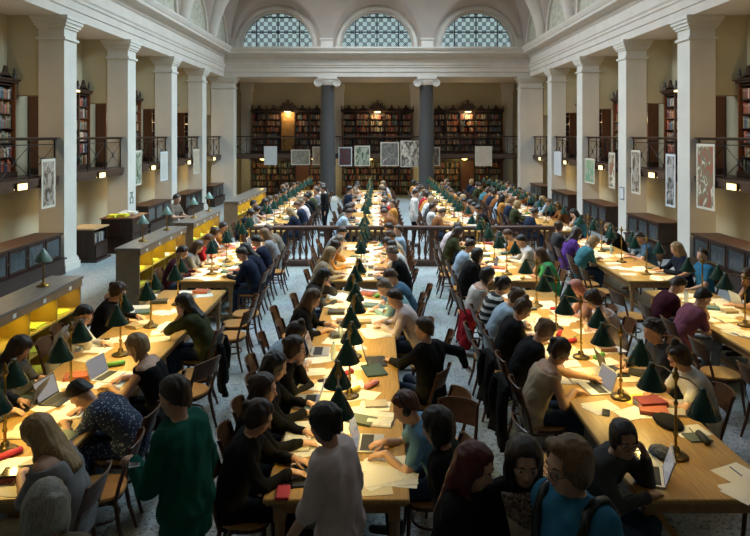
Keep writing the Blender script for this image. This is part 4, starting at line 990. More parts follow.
def face_parts(root, J, glasses=False, lips=True):
    H_, f, s, u = J['HC'], J['f'], J['s'], J['u']
    for q in (-1,1):
        b = MB(); c = H_+f*.071+s*q*.033-u*.003; fx = nrm(f+s*q*.12)
        b.lathe([(.0155*math.sin(PI*k/8), -.0155*math.cos(PI*k/8)) for k in range(9)], c, 12, True, Vector(fx)); b.mi = 1
        b.lathe([(.0075,.0135),(.006,.0152),(0,.0162)], c, 12, True, Vector(fx)); b.build('eye', [EYEW, EYED], root)
        MB().tube([Vector(H_+f*.093+s*q*.014+u*.024), Vector(H_+f*.092+s*q*.032+u*.031), Vector(H_+f*.080+s*q*.05+u*.025)], [.003,.0045,.0025], 6).build('eyebrow', BROW, root)
    if lips: MB().tube([Vector(H_+f*.088-s*.024-u*.060), Vector(H_+f*.0965-u*.059), Vector(H_+f*.088+s*.024-u*.060)], [.002,.0065,.002], 8, flat=1).build('mouth', LIPS, root)
    if glasses:
        b = MB()
        for q in (-1,1):
            c = H_+f*.104+s*q*.034-u*.004
            b.tube([Vector(c+s*.026*math.cos(t*PI/8)+u*.019*math.sin(t*PI/8)) for t in range(17)], .0022, 5); b.tube([Vector(c+s*q*.026+u*.006), Vector(H_+s*q*.086+f*.06+u*.006), Vector(H_+s*q*.084-f*.015+u*.004)], .002, 5)
        b.tube([Vector(H_+f*.104-s*.008), Vector(H_+f*.104+s*.008)], .002, 5); b.build('glasses', GLS, root)
TEMPL = {}
def person(x, y, rz, pose, shirt=('black','long'), hair=('dark brown','short'), skin='fair', legs='jeans', vox=None, key=None, bust=0, face=False, glasses=False, extra=None, shoes=True, strap=False, hem=-.10, loose=0, fingers=True, lips=True):
    root = empty('person', (x, y, 0), rz)
    if key is None:
        J = skeleton(**{k: v for k, v in pose.items() if k != 'curl'}); J['curl'] = pose.get('curl', {})
        me = dict(b=make_body(J, vox, fingers), s=make_shirt(J, vox*1.25, shirt[1], bust, hem, strap, loose), t=make_legs(J, vox*1.4), h=make_hair(J, min(vox, .010), hair[1]), J=J)
        me['f'] = make_shoes(J, .012) if shoes else None
    else:
        T = TEMPL.setdefault(key, {})
        if 'J' not in T: T['J'] = skeleton(**POSES[key]); T['b'] = make_body(T['J'], .019, False); T['t'] = make_legs(T['J'], .026)
        for kk, fn in ((('s', shirt[1]), lambda: make_shirt(T['J'], .022, shirt[1])), (('h', hair[1]), lambda: make_hair(T['J'], .016, hair[1]))):
            if kk not in T: T[kk] = fn()
        me = dict(b=T['b'], s=T[('s', shirt[1])], t=T['t'], h=T[('h', hair[1])], J=T['J'], f=None)
    for k, nm, m in (('b','body',SKIN[skin]),('s','shirt',CL[shirt[0]]),('t','trousers',CL[legs]),('h','headscarf' if hair[1] == 'scarf' else 'hair',HAIR[hair[0]]),('f','shoes',SHOE)):
        if me[k] is not None: set_mat(put(nm, me[k], root), m)
    if face: face_parts(root, me['J'], glasses, lips)
    if extra: extra(root, me['J'])
    return root
_wr = dict(lean=22, pitch=34, hands={'R':'write','L':'table'}); 
POSES = {'write':_wr, 'type':dict(lean=13, pitch=20, hands={'R':'type','L':'type'}), 'chin':dict(lean=22, pitch=16, hands={'R':'chin','L':'fold'}), 'chinL':dict(lean=22, pitch=18, hands={'L':'chin','R':'fold'}),
 'temple':dict(lean=26, pitch=34, roll=-8, hands={'R':'temple','L':'table'}), 'templeL':dict(lean=26, pitch=34, roll=8, hands={'L':'temple','R':'table'}), 'read':dict(lean=29, pitch=46, hands={'R':'fold','L':'fold'}),
 'up':dict(lean=3, pitch=4, yaw=22, hands={'R':'table','L':'lap'}), 'stand':dict(lean=4, pitch=12, sit=False, hands={'R':'down','L':'down'}), 'bend':dict(lean=38, pitch=35, sit=False, hands={'R':(V(.62,-.15,.82),V(1,0,-.3)),'L':(V(.60,.15,.82),V(1,0,-.3))})}
POSEN = {'write':'writing','type':'typing','chin':'chin in hand','chinL':'chin in hand','temple':'head in hand','templeL':'head in hand','read':'bent over papers','up':'sitting upright','stand':'standing','bend':'leaning over'}
# ------------------------------------------------------------------ readers at the tables
PEOPLE = []     # (obj, row, side, seg, y, description)
def seatpos(row, side, y, back=.30):
    return (ROWX[row]-TW/2-back, 0.0) if side == 'a' else (ROWX[row]+TW/2+back, PI)
GARM = {'long':'sweater','short':'T-shirt','none':'sleeveless top','half':'half-sleeved top','roll':'shirt'}
HN = {'short':'short hair','buzz':'cropped hair','bob':'bob','long':'long hair','verylong':'long hair','bun':'bun','topbun':'top bun','pony':'ponytail','curly':'curly hair','scarf':'headscarf','fringe':'fringed bob','quiff':'quiff hair'}
def sg_of(y): return 0 if y < 11 else 1 if y < 16.2 else 2
def reader(row, side, y, shirt, hair, pose='write', skin='fair', legs='jeans', key=False, desc=None, rot=0, back=.30, dx=0, simple=False, ch=True, **kw):
    x, rz = seatpos(row, side, y, back)
    p = POSES[pose] if isinstance(pose, str) else pose
    v = .0115 if y < 9.2 else .015
    o = person(x+dx, y, rz+rot, p, shirt, hair, skin, legs, v, (pose if key else None), **kw)
    if ch: chair(x+(.11 if side == 'a' else -.11), y, rz+rot*.6, row, side, sg_of(y), True, simple)
    PEOPLE.append((o, row, side, sg_of(y), y, desc or '%s %s, %s %s' % (shirt[0], GARM[shirt[1]], hair[0], HN[hair[1]]))); return o
def headphones(root, J):
    H_, f, s, u = J['HC'], J['f'], J['s'], J['u']
    MB().tube([Vector(H_+s*.098*math.cos(t*PI/10)+u*(.015+.125*math.sin(t*PI/10))-f*.01) for t in range(11)], .008, 6).lathe([(.0,-.018),(.036,-.012),(.036,.012),(0,.018)], Vector(H_+s*.098-f*.01+u*.0), 12, True, Vector(s)).lathe([(.0,-.018),(.036,-.012),(.036,.012),(0,.018)], Vector(H_-s*.098-f*.01+u*.0), 12, True, Vector(s)).build('headphones', GLS, root)
def red_skirt(root, J):
    pr = []
    for s in (-1,1): pr += [(V(-.04,s*.10,.56), V(-.12,s*.17,.16), .12, .10), (V(-.04,s*.10,.56), V(.30,s*.13,.52), .115, .10)]
    f, lo = field(pr, .016, .05); P_, Q = surfnet(f, lo, .016); set_mat(put('skirt', np_mesh('skirt', [(crumple(P_, Q, .012, 26),Q,0)], [None]), root), CL['red'])
# left table, pigeonhole side
reader('L','a',6.02,('dark navy','long'),('dark brown','short'),'type')
reader('L','a',6.52,('dark grey','long'),('dark brown','verylong'),dict(lean=20,pitch=44,hands={'R':(V(.42,-.06,.86),V(.9,.2,.15)),'L':(V(.42,.06,.86),V(.9,-.2,.15))},curl={'L':.6,'R':.6}),desc='dark sweater holding a phone')
reader('L','a',7.80,('white','long'),('black','short'),'temple')
reader('L','a',8.95,('black','long'),('dark brown','pony'),'write')
# left table, aisle side
reader('L','b',4.72,('grey','half'),('blond','verylong'),dict(lean=24,pitch=38,hands={'R':'write','L':'fold'}),legs='beige',strap=True)
reader('L','b',5.85,('dotted blue','long'),('black','short'),dict(lean=50,pitch=62,hands={'R':(V(.55,-.16,.80),V(.6,.8,-.1)),'L':(V(.55,.16,.80),V(.6,-.8,-.1))}),legs='dotted blue',desc='dotted blue dress, head down on folded arms')
reader('L','b',6.62,('black','none'),('blond','bob'),'write',legs='black',strap=True)
reader('L','b',8.36,('olive','long'),('black','long'),'templeL')
# central table, side towards the pigeonholes
reader('C','a',4.92,('black','long'),('dark brown','pony'),dict(lean=17,pitch=30,hands={'R':'type','L':'type'}),legs='black',face=True)
reader('C','a',5.42,('black','long'),('dark brown','bun'),dict(lean=12,pitch=10,hands={'R':'table','L':'table'}),legs='black',face=True,bust=1)
reader('C','a',5.96,('black','long'),('black','verylong'),'type',legs='black',bust=1)
reader('C','a',6.58,('black','long'),('dark brown','bun'),dict(lean=24,pitch=10,hands={'R':'fold','L':'chin'}),legs='black',glasses=True,face=True,desc='black and glasses, chin in hand')
reader('C','a',7.15,('light blue','long'),('dark brown','topbun'),'read',back=.42)
reader('C','a',8.55,('black','roll'),('brown','long'),'write',bust=1)
reader('C','a',9.95,('dark grey','long'),('black','long'),'templeL')
# central table, other side
reader('C','b',5.20,('sky blue','short'),('auburn','short'),dict(lean=27,pitch=28,hands={'R':'type','L':'type'}),extra=headphones,desc='blue T-shirt and headphones',fingers=True)
o = reader('C','b',7.0,('black','long'),('dark brown','short'),dict(lean=6,pitch=8,yaw=10,hands={'R':(V(-.10,-.52,.72),V(.2,-.9,-.5),V(-.9,-.5,.3)),'L':'table'}),rot=-.75,dx=.02,back=.34,desc='black sweater, elbow stuck out')
reader('C','b',8.62,('pale pink','long'),('dark brown','short'),dict(lean=26,pitch=30,hands={'R':'type','L':'type'}))
reader('C','b',9.42,('pale teal','long'),('grey brown','short'),dict(lean=34,pitch=36,hands={'R':'write','L':'table'}),back=.24)
reader('C','b',10.0,('denim blue','long'),('brown','short'),'read')
# inner right table, aisle side
reader('R','a',4.86,('dark grey','long'),('black','bun'),dict(lean=26,pitch=8,yaw=-35,hands={'R':'fold','L':(V(.34,.20,1.0),V(-.2,-.3,.9),V(.5,.3,-1))}),rot=-.85,back=.27,face=True,glasses=True,skin='tan',desc='dark top and glasses, hand at cheek')
reader('R','a',6.50,('beige','none'),('dark brown','bun'),dict(lean=24,pitch=34,hands={'R':(V(.40,-.10,.80),V(1,.1,-.1)),'L':(V(.78,.16,.80),V(1,0,-.1))}),skin='tan',strap=True)
reader('R','a',7.25,('black','short'),('light brown','bun'),'read',skin='fair')
reader('R','a',8.05,('black','short'),('brown','topbun'),'write')
reader('R','a',8.72,('light blue','long'),('brown','bun'),'read')
reader('R','a',9.30,('striped black and white','short'),('black','pony'),'write')
reader('R','a',9.95,('white','none'),('black','bob'),'write',legs='red',back=.42,skin='fair',desc='white top and red skirt, black bob',strap=True,extra=red_skirt)
# inner right table, cabinet side
reader('R','b',6.30,('white','short'),('dark brown','topbun'),'write',skin='fair',face=True)
reader('R','b',7.05,('dark grey','long'),('dark brown','curly'),dict(lean=15,pitch=20,hands={'R':'write','L':'table'}))
reader('R','b',8.62,('pale pink','none'),('dark brown','bun'),'read',strap=True)
reader('R','b',9.30,('pink','long'),('pink','scarf'),dict(lean=30,pitch=42,hands={'R':'chin','L':'fold'}),desc='salmon headscarf bent over papers')
# outer right table
reader('Q','a',6.92,('light blue','long'),('brown','short'),'write')
reader('Q','a',8.70,('mauve','short'),('black','short'),dict(lean=28,pitch=34,hands={'R':'fold','L':'head'}),legs='grey',back=.36)
reader('Q','a',9.45,('maroon','long'),('dark brown','short'),'read',back=.36)
reader('Q','b',9.75,('black','short'),('brown','long'),dict(lean=14,pitch=16,yaw=8,hands={'R':'chin','L':'table'}))
# middle tables (shared poses)
def mid(row, side, lst):
    for y, sh, hr, ps in lst: reader(row, side, y, sh, hr, ps, skin=rnd.choice(('fair','fair','tan')), key=True)
mid('L','a',[(11.9,('maroon','long'),('dark brown','short'),'write'),(12.7,('grey','long'),('brown','long'),'read'),(13.5,('red','long'),('auburn','short'),'read'),(14.3,('pale pink','short'),('brown','bun'),'write'),(15.1,('orange','short'),('dark brown','short'),'chin')])
mid('L','b',[(11.75,('dark navy','long'),('dark brown','short'),'write'),(12.4,('dark navy','long'),('black','long'),'read'),(13.15,('dark navy','long'),('black','short'),'write'),(14.1,('grey','long'),('light brown','long'),'write'),(14.95,('grey brown','long'),('brown','short'),'read')])
mid('C','a',[(11.75,('beige','long'),('blond','long'),'write'),(12.6,('orange','long'),('dark brown','bun'),'templeL'),(13.35,('white','long'),('grey brown','short'),'read'),(14.6,('grey','short'),('dark brown','short'),'read')])
mid('C','b',[(11.8,('black','short'),('grey brown','curly'),'write'),(12.5,('white','short'),('black','short'),'chinL'),(13.1,('orange','short'),('dark brown','short'),'read'),(13.7,('beige','long'),('brown','curly'),'write'),(14.3,('light blue','short'),('brown','short'),'up'),(15.0,('teal','long'),('dark brown','short'),'write')])
mid('R','a',[(11.65,('black','long'),('black','bob'),'chinL'),(12.6,('light blue','short'),('dark brown','short'),'write'),(14.4,('olive','long'),('dark brown','long'),'write'),(15.2,('pale pink','short'),('dark brown','bun'),'read')])
mid('R','b',[(11.7,('green','short'),('brown','long'),'chin'),(13.2,('white','long'),('black','short'),'write'),(14.2,('orange','short'),('brown','short'),'read')])
mid('Q','a',[(13.3,('teal','short'),('blond','bob'),'read'),(14.2,('purple','short'),('dark brown','long'),'write'),(14.9,('dark grey','long'),('brown','bun'),'up')])
mid('Q','b',[(11.35,('blue','short'),('black','short'),'up'),(12.1,('dark navy','long'),('blond','verylong'),'type'),(13.6,('denim blue','short'),('black','short'),'write'),(15.2,('black','long'),('light brown','short'),'read')])
# far tables beyond the balustrade
fixed = {('R','a',18.0):(('brown','long'),('brown','short'),'write'), ('R','a',18.9):(('white','short'),('dark brown','short'),'up'), ('R','a',19.7):(('denim blue','long'),('dark brown','short'),'write'),
 ('R','b',22.6):(('purple','short'),('dark brown','long'),'write'), ('R','b',23.5):(('green','short'),('black','short'),'read'), ('C','b',18.2):(('brown','long'),('brown','short'),'read'), ('C','a',18.2):(('light blue','long'),('dark brown','short'),'read'),
 ('L','b',18.2):(('dark navy','long'),('blond','long'),'write'), ('L','b',19.1):(('white','short'),('black','short'),'write'), ('Q','a',18.0):(('navy','long'),('dark brown','short'),'write'), ('Q','b',18.4):(('white','short'),('dark brown','short'),'write')}
shs = [('black','long'),('navy','long'),('white','short'),('white','long'),('grey','long'),('light blue','long'),('dark navy','long'),('olive','long'),('red','short'),('brown','long'),('orange','short'),('dark grey','short'),('denim blue','short'),('pale pink','short'),('teal','short'),('grey brown','long')]
hrs = [('dark brown','short'),('black','short'),('brown','long'),('dark brown','bun'),('blond','bob'),('brown','short'),('black','long'),('light brown','short')]
for row in 'LCRQ':
    for side in 'ab':
        y = 18.0 if (row, side) not in (('C','a'),('C','b'),('L','b')) else 18.2
        while y < 29.6:
            fx = fixed.get((row, side, round(y,1)))
            if fx or rnd.random() < .86:
                sh, hr, ps = fx or (rnd.choice(shs), rnd.choice(hrs), rnd.choice(('write','write','read','read','type','chin','templeL','up')))
                reader(row, side, y, sh, hr, ps, skin=rnd.choice(('fair','fair','tan')), key=True, simple=True, shoes=False)
            elif rnd.random() < .6:
                x, rz = seatpos(row, side, y); chair(x, y, rz+rnd.uniform(-.3,.3), row, side, 2, False, True)
            y = round(y+(.9 if rnd.random() < .8 else .8), 1)
# empty chairs
for row, side, y, dx, rot, lab in (('L','b',5.25,-.05,.15,'empty wooden chair pushed in behind the woman in grey at the front left table'),('L','b',7.25,.10,-.5,'empty wooden chair turned askew in the left aisle behind the green sweater'),('L','b',7.75,.02,.15,'empty wooden chair with a round light seat at the front left table'),
    ('L','b',9.25,.12,-.2,None),('L','b',9.85,.06,.2,None),('L','b',10.4,.1,0,None),('L','a',8.35,0,.1,None),('L','a',10.0,0,0,None),
    ('C','a',8.0,-.03,.1,None),('C','a',9.2,-.08,0,None),('C','b',5.72,.14,1.25,'empty wooden chair turned round in the aisle by the central table'),('C','b',6.1,.02,.4,None),('C','b',8.1,.1,-.1,None),('C','b',10.6,.05,0,None),
    ('R','a',5.6,-.05,.1,None),('R','a',7.65,-.1,0,None),('R','a',8.4,-.1,0,None),('R','a',10.5,-.05,0,None),('R','b',5.0,-.08,.35,'empty wooden chair with yellowish back beside the black cap, inner right table'),('R','b',7.8,.1,0,None),('R','b',10.1,0,0,None),
    ('Q','a',5.9,-.15,.3,None),('Q','a',7.8,0,0,None),('Q','a',10.25,-.1,.2,None),('Q','a',11.9,-.05,0,None),('Q','a',12.5,-.08,.1,None),('Q','b',7.2,0,0,None),('Q','b',8.3,0,0,None),('Q','b',10.5,0,0,None),
    ('C','a',14.0,0,0,None),('R','a',12.1,0,0,None),('R','a',13.3,-.06,.1,None),('R','a',13.9,-.02,0,None),('R','b',12.5,0,0,None),('C','a',15.2,0,0,None),('L','b',13.6,.05,0,None)):
    x, rz = seatpos(row, side, y); chair(x+dx, y, rz+rot, row, side, sg_of(y), False, False, lab)
SIDEN = {'a':'left', 'b':'right'}
cn = {}
for c in sorted(CHAIRS, key=lambda q: q[4]):
    o, row, side, sg, y, occ, simple, lab = c; k = (row, side, sg); cn[k] = cn.get(k, 0)+1
    tag(o, lab or '%s wooden chair, %s from near end, %s side of %s' % ('occupied' if occ else 'empty', ordw(cn[k]), SIDEN[side], tname(row, sg)), 'chair', 'wooden reading room chairs')
pn = {}
for p in sorted(PEOPLE, key=lambda q: q[4]):
    o, row, side, sg, y, ds = p; k = (row, side, sg); pn[k] = pn.get(k, 0)+1
    l = 'person in %s, %s on %s side of %s' % (ds, ordw(pn[k]), SIDEN[side], tname(row, sg))
    if len(l.split()) > 16: l = 'person in %s, %s side of %s' % (ds, SIDEN[side], tname(row, sg))
    tag(o, l, 'person', 'readers at the tables')
# ------------------------------------------------------------------ people standing near the camera and at the shelves
def stander(x, y, facing, label, h=1.72, **kw):
    pose = kw.pop('pose'); o = person(x, y, facing, pose, **kw); k = h/1.72; o.scale = (k,k,k); tag(o, label, 'person'); return o
NV = .0105
def cup(root, J):
    pass
o = stander(-1.27, 4.2, PI-.35, 'standing person in dark green sweater with short dark hair holding a white phone', 1.77, pose=dict(lean=6,pitch=14,yaw=-6,sit=False,hands={'R':'down','L':(V(.33,.10,1.17),V(.95,-.3,.1),V(-.6,.5,-.6))},curl={'L':.75}), shirt=('dark green','long'), hair=('dark brown','short'), legs='black', vox=NV, face=True, loose=.012, hem=-.16)
o = stander(-.235, 4.02, PI-.45, 'standing person in pale top with dark bun passing the end of the central table', 1.66, pose=dict(lean=8,pitch=16,sit=False,hands={'L':(V(.28,.24,.84),V(.5,.2,-1),V(-1,.3,0)),'R':'down'}), shirt=('pale pink','half'), hair=('black','bun'), legs='jeans', vox=NV, bust=1, loose=.008, face=True, hem=-.14)
o.children[1].name = 'shirt'
o = stander(.44, 3.62, -.55, 'standing person with dark red hair and crossed arms in black checked shirt', 1.66, pose=dict(lean=10,pitch=20,sit=False,hands={'R':(V(.24,.10,1.02),V(.1,1,.1),V(.1,-1,-.5)),'L':(V(.27,-.10,1.06),V(.1,-1,.1),V(.1,1,-.5))},curl={'L':.5,'R':.5}), shirt=('black','half'), hair=('dark red','verylong'), legs='black', vox=NV, face=True, bust=1)
o = stander(.50, 4.12, PI*.9, 'standing person with black bobbed hair half hidden behind the red-haired person', 1.60, pose=dict(lean=8,pitch=20,sit=False,hands={'R':'down','L':'down'}), shirt=('black','long'), hair=('black','bob'), legs='black', vox=.013, face=True)
def lace(root, J):
    pass
o = stander(.835, 3.62, -PI/2-.05, 'standing person with long dark hair, black cardigan over pale lace top', 1.68, pose=dict(lean=3,pitch=14,sit=False,hands={'R':'down','L':'down'}), shirt=('black','long'), hair=('dark brown','verylong'), legs='black', vox=NV, face=True, bust=1)
def cardigan_front(root, J):
    g = .030; f, lo = field(torso_prims(J, g, 1), .010, .045, [lambda X,Y,Z: np.abs(Y)-(.05+.22*(Z-J['N'][2]+.40)), lambda X,Y,Z: -(X-.02), lambda X,Y,Z: (Z-(J['N'][2]-.06)), lambda X,Y,Z: .84-Z]); P_, Q = surfnet(f, lo, .010)
    set_mat(put('inner_top', np_mesh('inner_top', [(P_,Q,0)], [None]), root), mat('pale_lace_top', (.45,.36,.30), .8))
    f, lo = field(torso_prims(J, g+.003, 1), .010, .045, [lambda X,Y,Z: np.abs(Y)-(.053+.22*(Z-J['N'][2]+.40)), lambda X,Y,Z: -(X-.02), lambda X,Y,Z: (Z-(J['N'][2]-.0)), lambda X,Y,Z: (J['N'][2]-.17+.6*np.abs(Y-.0))-Z]); P_, Q = surfnet(f, lo, .010)
    lm = mat('black_lace', (.015,.013,.013), .8, col2=(.33,.25,.20), scale=55); set_mat(put('lace_yoke', np_mesh('lace_yoke', [(P_,Q,0)], [None]), root), lm)
Jc = skeleton(lean=3,pitch=14,sit=False,hands={'R':'down','L':'down'}); cardigan_front(o, Jc)
def backpack_straps(root, J):
    for s in (-1,1):
        b = MB(); t, N, C, d3 = J['lat'], J['N'], J['C'], J['d3']; fw = nrm(np.cross(t, d3)); q = t*s*.125
        pts = [C-fw*.145+q*.9-d3*.05, C-fw*.14+q+d3*.10, N-fw*.07+q+d3*.035, N+q*1.0+d3*.052, N+fw*.075+q*1.02+d3*.02, C+fw*.128+q*1.05+d3*.08, C+fw*.135+q*1.1-d3*.03, J['W']+fw*.11+q*1.2]
        b.tube([Vector(p) for p in pts], .026, 8, flat=.45); b.build('backpack_strap', GLS, root)
    if 0: b = MB(); c = Vector(J['C']-nrm(np.cross(J['lat'], J['d3']))*.20); i0 = len(b.v); b.bbox(-.08,.07,-.15,.15,-.24,.20,.04); b.xf(Matrix.Translation(c), i0); b.build('backpack', mat('backpack_cloth', (.012,.013,.016), .8), root)
o = stander(1.03, 3.24, PI+.58, 'standing person in blue V-neck T-shirt with glasses and black backpack straps', 1.84, pose=dict(lean=2,pitch=9,yaw=-14,sit=False,hands={'R':'down','L':'down'}), shirt=('blue','short'), hair=('light brown','quiff'), legs='jeans', vox=NV, face=True, glasses=True, loose=.010, hem=-.16, extra=backpack_straps)
o = stander(-1.60, 3.02, PI/2+.35, 'standing person with short grey hair at the lower left corner seen from behind', 1.68, pose=dict(lean=6,pitch=16,sit=False,hands={'R':'down','L':'down'}), shirt=('grey brown','long'), hair=('grey','bob'), legs='black', vox=.012)
o = stander(-5.62, 17.3, -.25, 'standing person in grey brown T-shirt behind the third pigeonhole shelf', 1.78, pose=dict(lean=10,pitch=20,sit=False,hands={'R':(V(.40,-.12,1.14),V(1,.2,-.1)),'L':(V(.36,.14,1.12),V(1,-.2,-.1))}), shirt=('grey brown','short'), hair=('dark brown','short'), legs='navy', vox=.018, fingers=False)
o = stander(1.12, 19.2, 0, 'standing person in white shirt beside the far inner right table', 1.75, pose=POSES['stand'], shirt=('white','long'), hair=('dark brown','short'), legs='black', vox=.02, fingers=False)
o = stander(-.96, 20.6, .2, 'standing person in dark clothes leaning beside the far central table', 1.72, pose=POSES['stand'], shirt=('dark navy','long'), hair=('black','short'), legs='black', vox=.02, fingers=False)
o = stander(-1.85, 22.2, PI, 'standing person in white top in the far left aisle', 1.7, pose=POSES['stand'], shirt=('white','long'), hair=('dark brown','long'), legs='jeans', vox=.02, fingers=False)
o = stander(-1.75, 21.2, PI+.3, 'standing person in black coat in the far left aisle', 1.7, pose=POSES['stand'], shirt=('black','long'), hair=('black','short'), legs='black', vox=.02, fingers=False)
# coats hung over chairs
def coat(x, y, rz, label, w_=.44, h_=.62):
    b = MB(); n, m = 14, 12; vs = []
    for i in range(n+1):
        v = i/n
        for j in range(m+1):
            t = -1+2*j/m; yy = t*w_/2*(1+.25*v); zz = .90-.02*t*t-v*h_; xx = -.33-.05*v-.03*math.sin(3*t+5*v)*v-.025*math.sin(9*t)*v
            vs.append((xx, yy, zz))
    k = len(vs); vs += [(a+.045+.02*math.sin(7*c_)-.0, b_*.97, c_) for a,b_,c_ in vs]; w = m+1; fs = []
    for i in range(n):
        for j in range(m):
            for o_ in (0,k): fs.append((o_+i*w+j, o_+i*w+j+1, o_+(i+1)*w+j+1, o_+(i+1)*w+j))
        for j in (0,m): fs.append((i*w+j, (i+1)*w+j, k+(i+1)*w+j, k+i*w+j))
    for i in (0,n):
        for j in range(m): fs.append((i*w+j, i*w+j+1, k+i*w+j+1, k+i*w+j))
    b.add(vs, fs, True); i0 = len(b.v)
    for s in (-1,1): b.tube([(-.33,s*w_*.46,.84),(-.37,s*(w_*.58),.66),(-.36,s*(w_*.60),.42)], [.05,.055,.045], 8)
    o = b.build('coat', CL['black']); o.location = (x,y,0); o.rotation_euler = (0,0,rz); return tag(o, label, 'coat', 'dark coats on the chairs')
for row, side, y, dx, rot, lb in (('L','b',5.85,0,0,'black coat hung on the chair of the sleeping person in the dotted dress'),('L','b',7.75,.02,.15,'dark jacket draped over an empty chair at the front left table'),('Q','a',5.9,-.15,.3,'long black coat over a chair of the front outer right table'),('R','a',6.50,0,0,'black jacket over the chair of the person in the beige top'),('R','a',7.25,0,0,'dark jacket on the chair of the person with light brown bun')):
    x, rz = seatpos(row, side, y); coat(x+dx+(.02 if side == 'a' else -.02)*0, y, rz+rot, lb)
# ------------------------------------------------------------------ papers, books, laptops and other things on the tables
ITEMS = []     # (obj, description, category, x, y, group)
Z0 = TZ+.0005
TXT = mat('printed_lines', (.80,.77,.70), .75)
def lines_mat(name, base, ink, sc):
    m = mat(name, base, .75); nt = m.node_tree; b = nt.nodes['Principled BSDF']; tc = nt.nodes.new('ShaderNodeTexCoord')
    v = nt.nodes.new('ShaderNodeTexWave'); v.bands_direction = 'X'; v.inputs['Scale'].default_value = sc; v.inputs['Distortion'].default_value = .4
    n = nt.nodes.new('ShaderNodeTexNoise'); n.inputs['Scale'].default_value = 14; mu = nt.nodes.new('ShaderNodeMath'); mu.operation = 'MULTIPLY'
    cr = nt.nodes.new('ShaderNodeValToRGB'); e = cr.color_ramp.elements; e[0].position=.38; e[0].color=(*base,1); e[1].position=.5; e[1].color=(*ink,1)
    nt.links.new(tc.outputs['Object'], v.inputs['Vector']); nt.links.new(tc.outputs['Object'], n.inputs['Vector']); nt.links.new(v.outputs['Fac'], mu.inputs[0]); nt.links.new(n.outputs['Fac'], mu.inputs[1])
    nt.links.new(mu.outputs[0], cr.inputs['Fac']); nt.links.new(cr.outputs['Color'], b.inputs['Base Color']); return m
PRINT = lines_mat('printed_paper', (.78,.75,.69), (.45,.44,.42), 40); PRINT2 = lines_mat('handwritten_paper', (.74,.74,.72), (.45,.48,.58), 26); CREAM = mat('cream_paper', (.66,.58,.42), .8); BLUEP = mat('blue_tinted_paper', (.50,.60,.70), .75); YELL = mat('yellow_paper', (.75,.58,.08), .7)
def sheets(n, m, w_=.21, h_=.297, sp=.25):
    b = MB()
    for j in range(n):
        i0 = len(b.v); t = .0011
        xs_ = [-h_/2+h_*k/6 for k in range(7)]; vs = []
        for zz in (0, t):
            for k, x in enumerate(xs_):
                for y in (-w_/2, w_/2): vs.append((x, y, zz+j*.0016+.0035*(k/6)**3*(1 if j == n-1 else 0)))
        fs = []
        for k in range(6): a = 2*k; fs += [(a,a+1,a+3,a+2), (14+a,14+a+2,14+a+3,14+a+1), (a,a+2,14+a+2,14+a), (a+1,14+a+1,14+a+3,a+3)]
        fs += [(0,14,15,1), (12,13,27,26)]; b.add(vs, fs, False)
        b.xf(Matrix.Translation((rnd.uniform(-.02,.02)*(j>0), rnd.uniform(-.02,.02)*(j>0), 0))@Matrix.Rotation(rnd.uniform(-sp,sp)*(j>0),4,'Z'), i0)
    return b.mesh('paper_sheet' if n == 1 else 'loose_papers', m)
def open_book(m):
    t = []; prof = lambda s: [(0,.004),(s*.03,.022),(s*.08,.024),(s*.14,.015),(s*.15,.006),(s*.15,.003),(0,.003)]
    pages = MB().prism(prof(1),'x',-.115,.115).prism(prof(-1),'x',-.115,.115).mesh('pages', m)
    return pages
OBM = [open_book(m) for m in (PRINT, CREAM, WHITE)]
SH1 = [sheets(1, m) for m in (WHITE, PRINT, PRINT2, CREAM, BLUEP, YELL)]; SHN = ['white','printed','handwritten','cream','pale blue','yellow']
SHS = [sheets(n, m) for n, m in ((3,WHITE),(3,PRINT),(4,PRINT2),(2,WHITE))]; SSN = ['white','printed','handwritten','white']
def closed_book(ci, w_=.17, h_=.24, t=.03):
    b = MB(); b.mi = 0; b.box(-h_/2,h_/2,-w_/2,w_/2,0,.003); b.box(-h_/2,h_/2,-w_/2,w_/2,t-.003,t); b.box(-h_/2,h_/2,-w_/2-.003,-w_/2+.001,0,t)
    b.mi = 1; b.box(-h_/2+.003,h_/2-.003,-w_/2+.001,w_/2-.003,.003,t-.003); return b.mesh('book', [BKM[ci], PAGES])
CB = [closed_book(ci, rnd.uniform(.14,.18), rnd.uniform(.20,.26), rnd.uniform(.018,.045)) for ci in range(9)]
COV = mat('open_book_cover', (.10,.05,.03), .6)
def place_item(o, desc, cat, x, y, rz=0, z=Z0, grp=None):
    o.location = (x, y, z); o.rotation_euler = (0,0,rz); ITEMS.append((o, desc, cat, x, y, grp)); return o
def paper(x, y, rz, k=None, z=Z0):
    k = rnd.choice((0,0,0,1,1,2,3,4)) if k is None else k
    return place_item(put('paper_sheet', SH1[k]), SHN[k]+' sheet of paper', 'paper', x, y, rz, z, 'papers on the tables')
def papers(x, y, rz, k=None):
    k = rnd.randrange(4) if k is None else k
    return place_item(put('loose_papers', SHS[k]), SSN[k]+' loose papers fanned out', 'papers', x, y, rz, Z0, 'fanned papers on the tables')
cover_me = MB().bbox(-.12,.12,-.155,.155,0,.003,.001).mesh('cover', COV)
def obook(x, y, rz, k=None):
    k = rnd.randrange(3) if k is None else k
    t = empty('open_book'); put('cover', cover_me, t); put('pages', OBM[k], t)
    return place_item(t, ('printed','cream','white')[k]+' open book', 'book', x, y, rz, Z0, 'open books on the tables')
def cbook(x, y, rz, ci=None, z=Z0):
    ci = rnd.randrange(9) if ci is None else ci
    return place_item(put('book', CB[ci]), 'closed '+BKN[ci]+' book', 'book', x, y, rz, z, 'closed books on the tables')
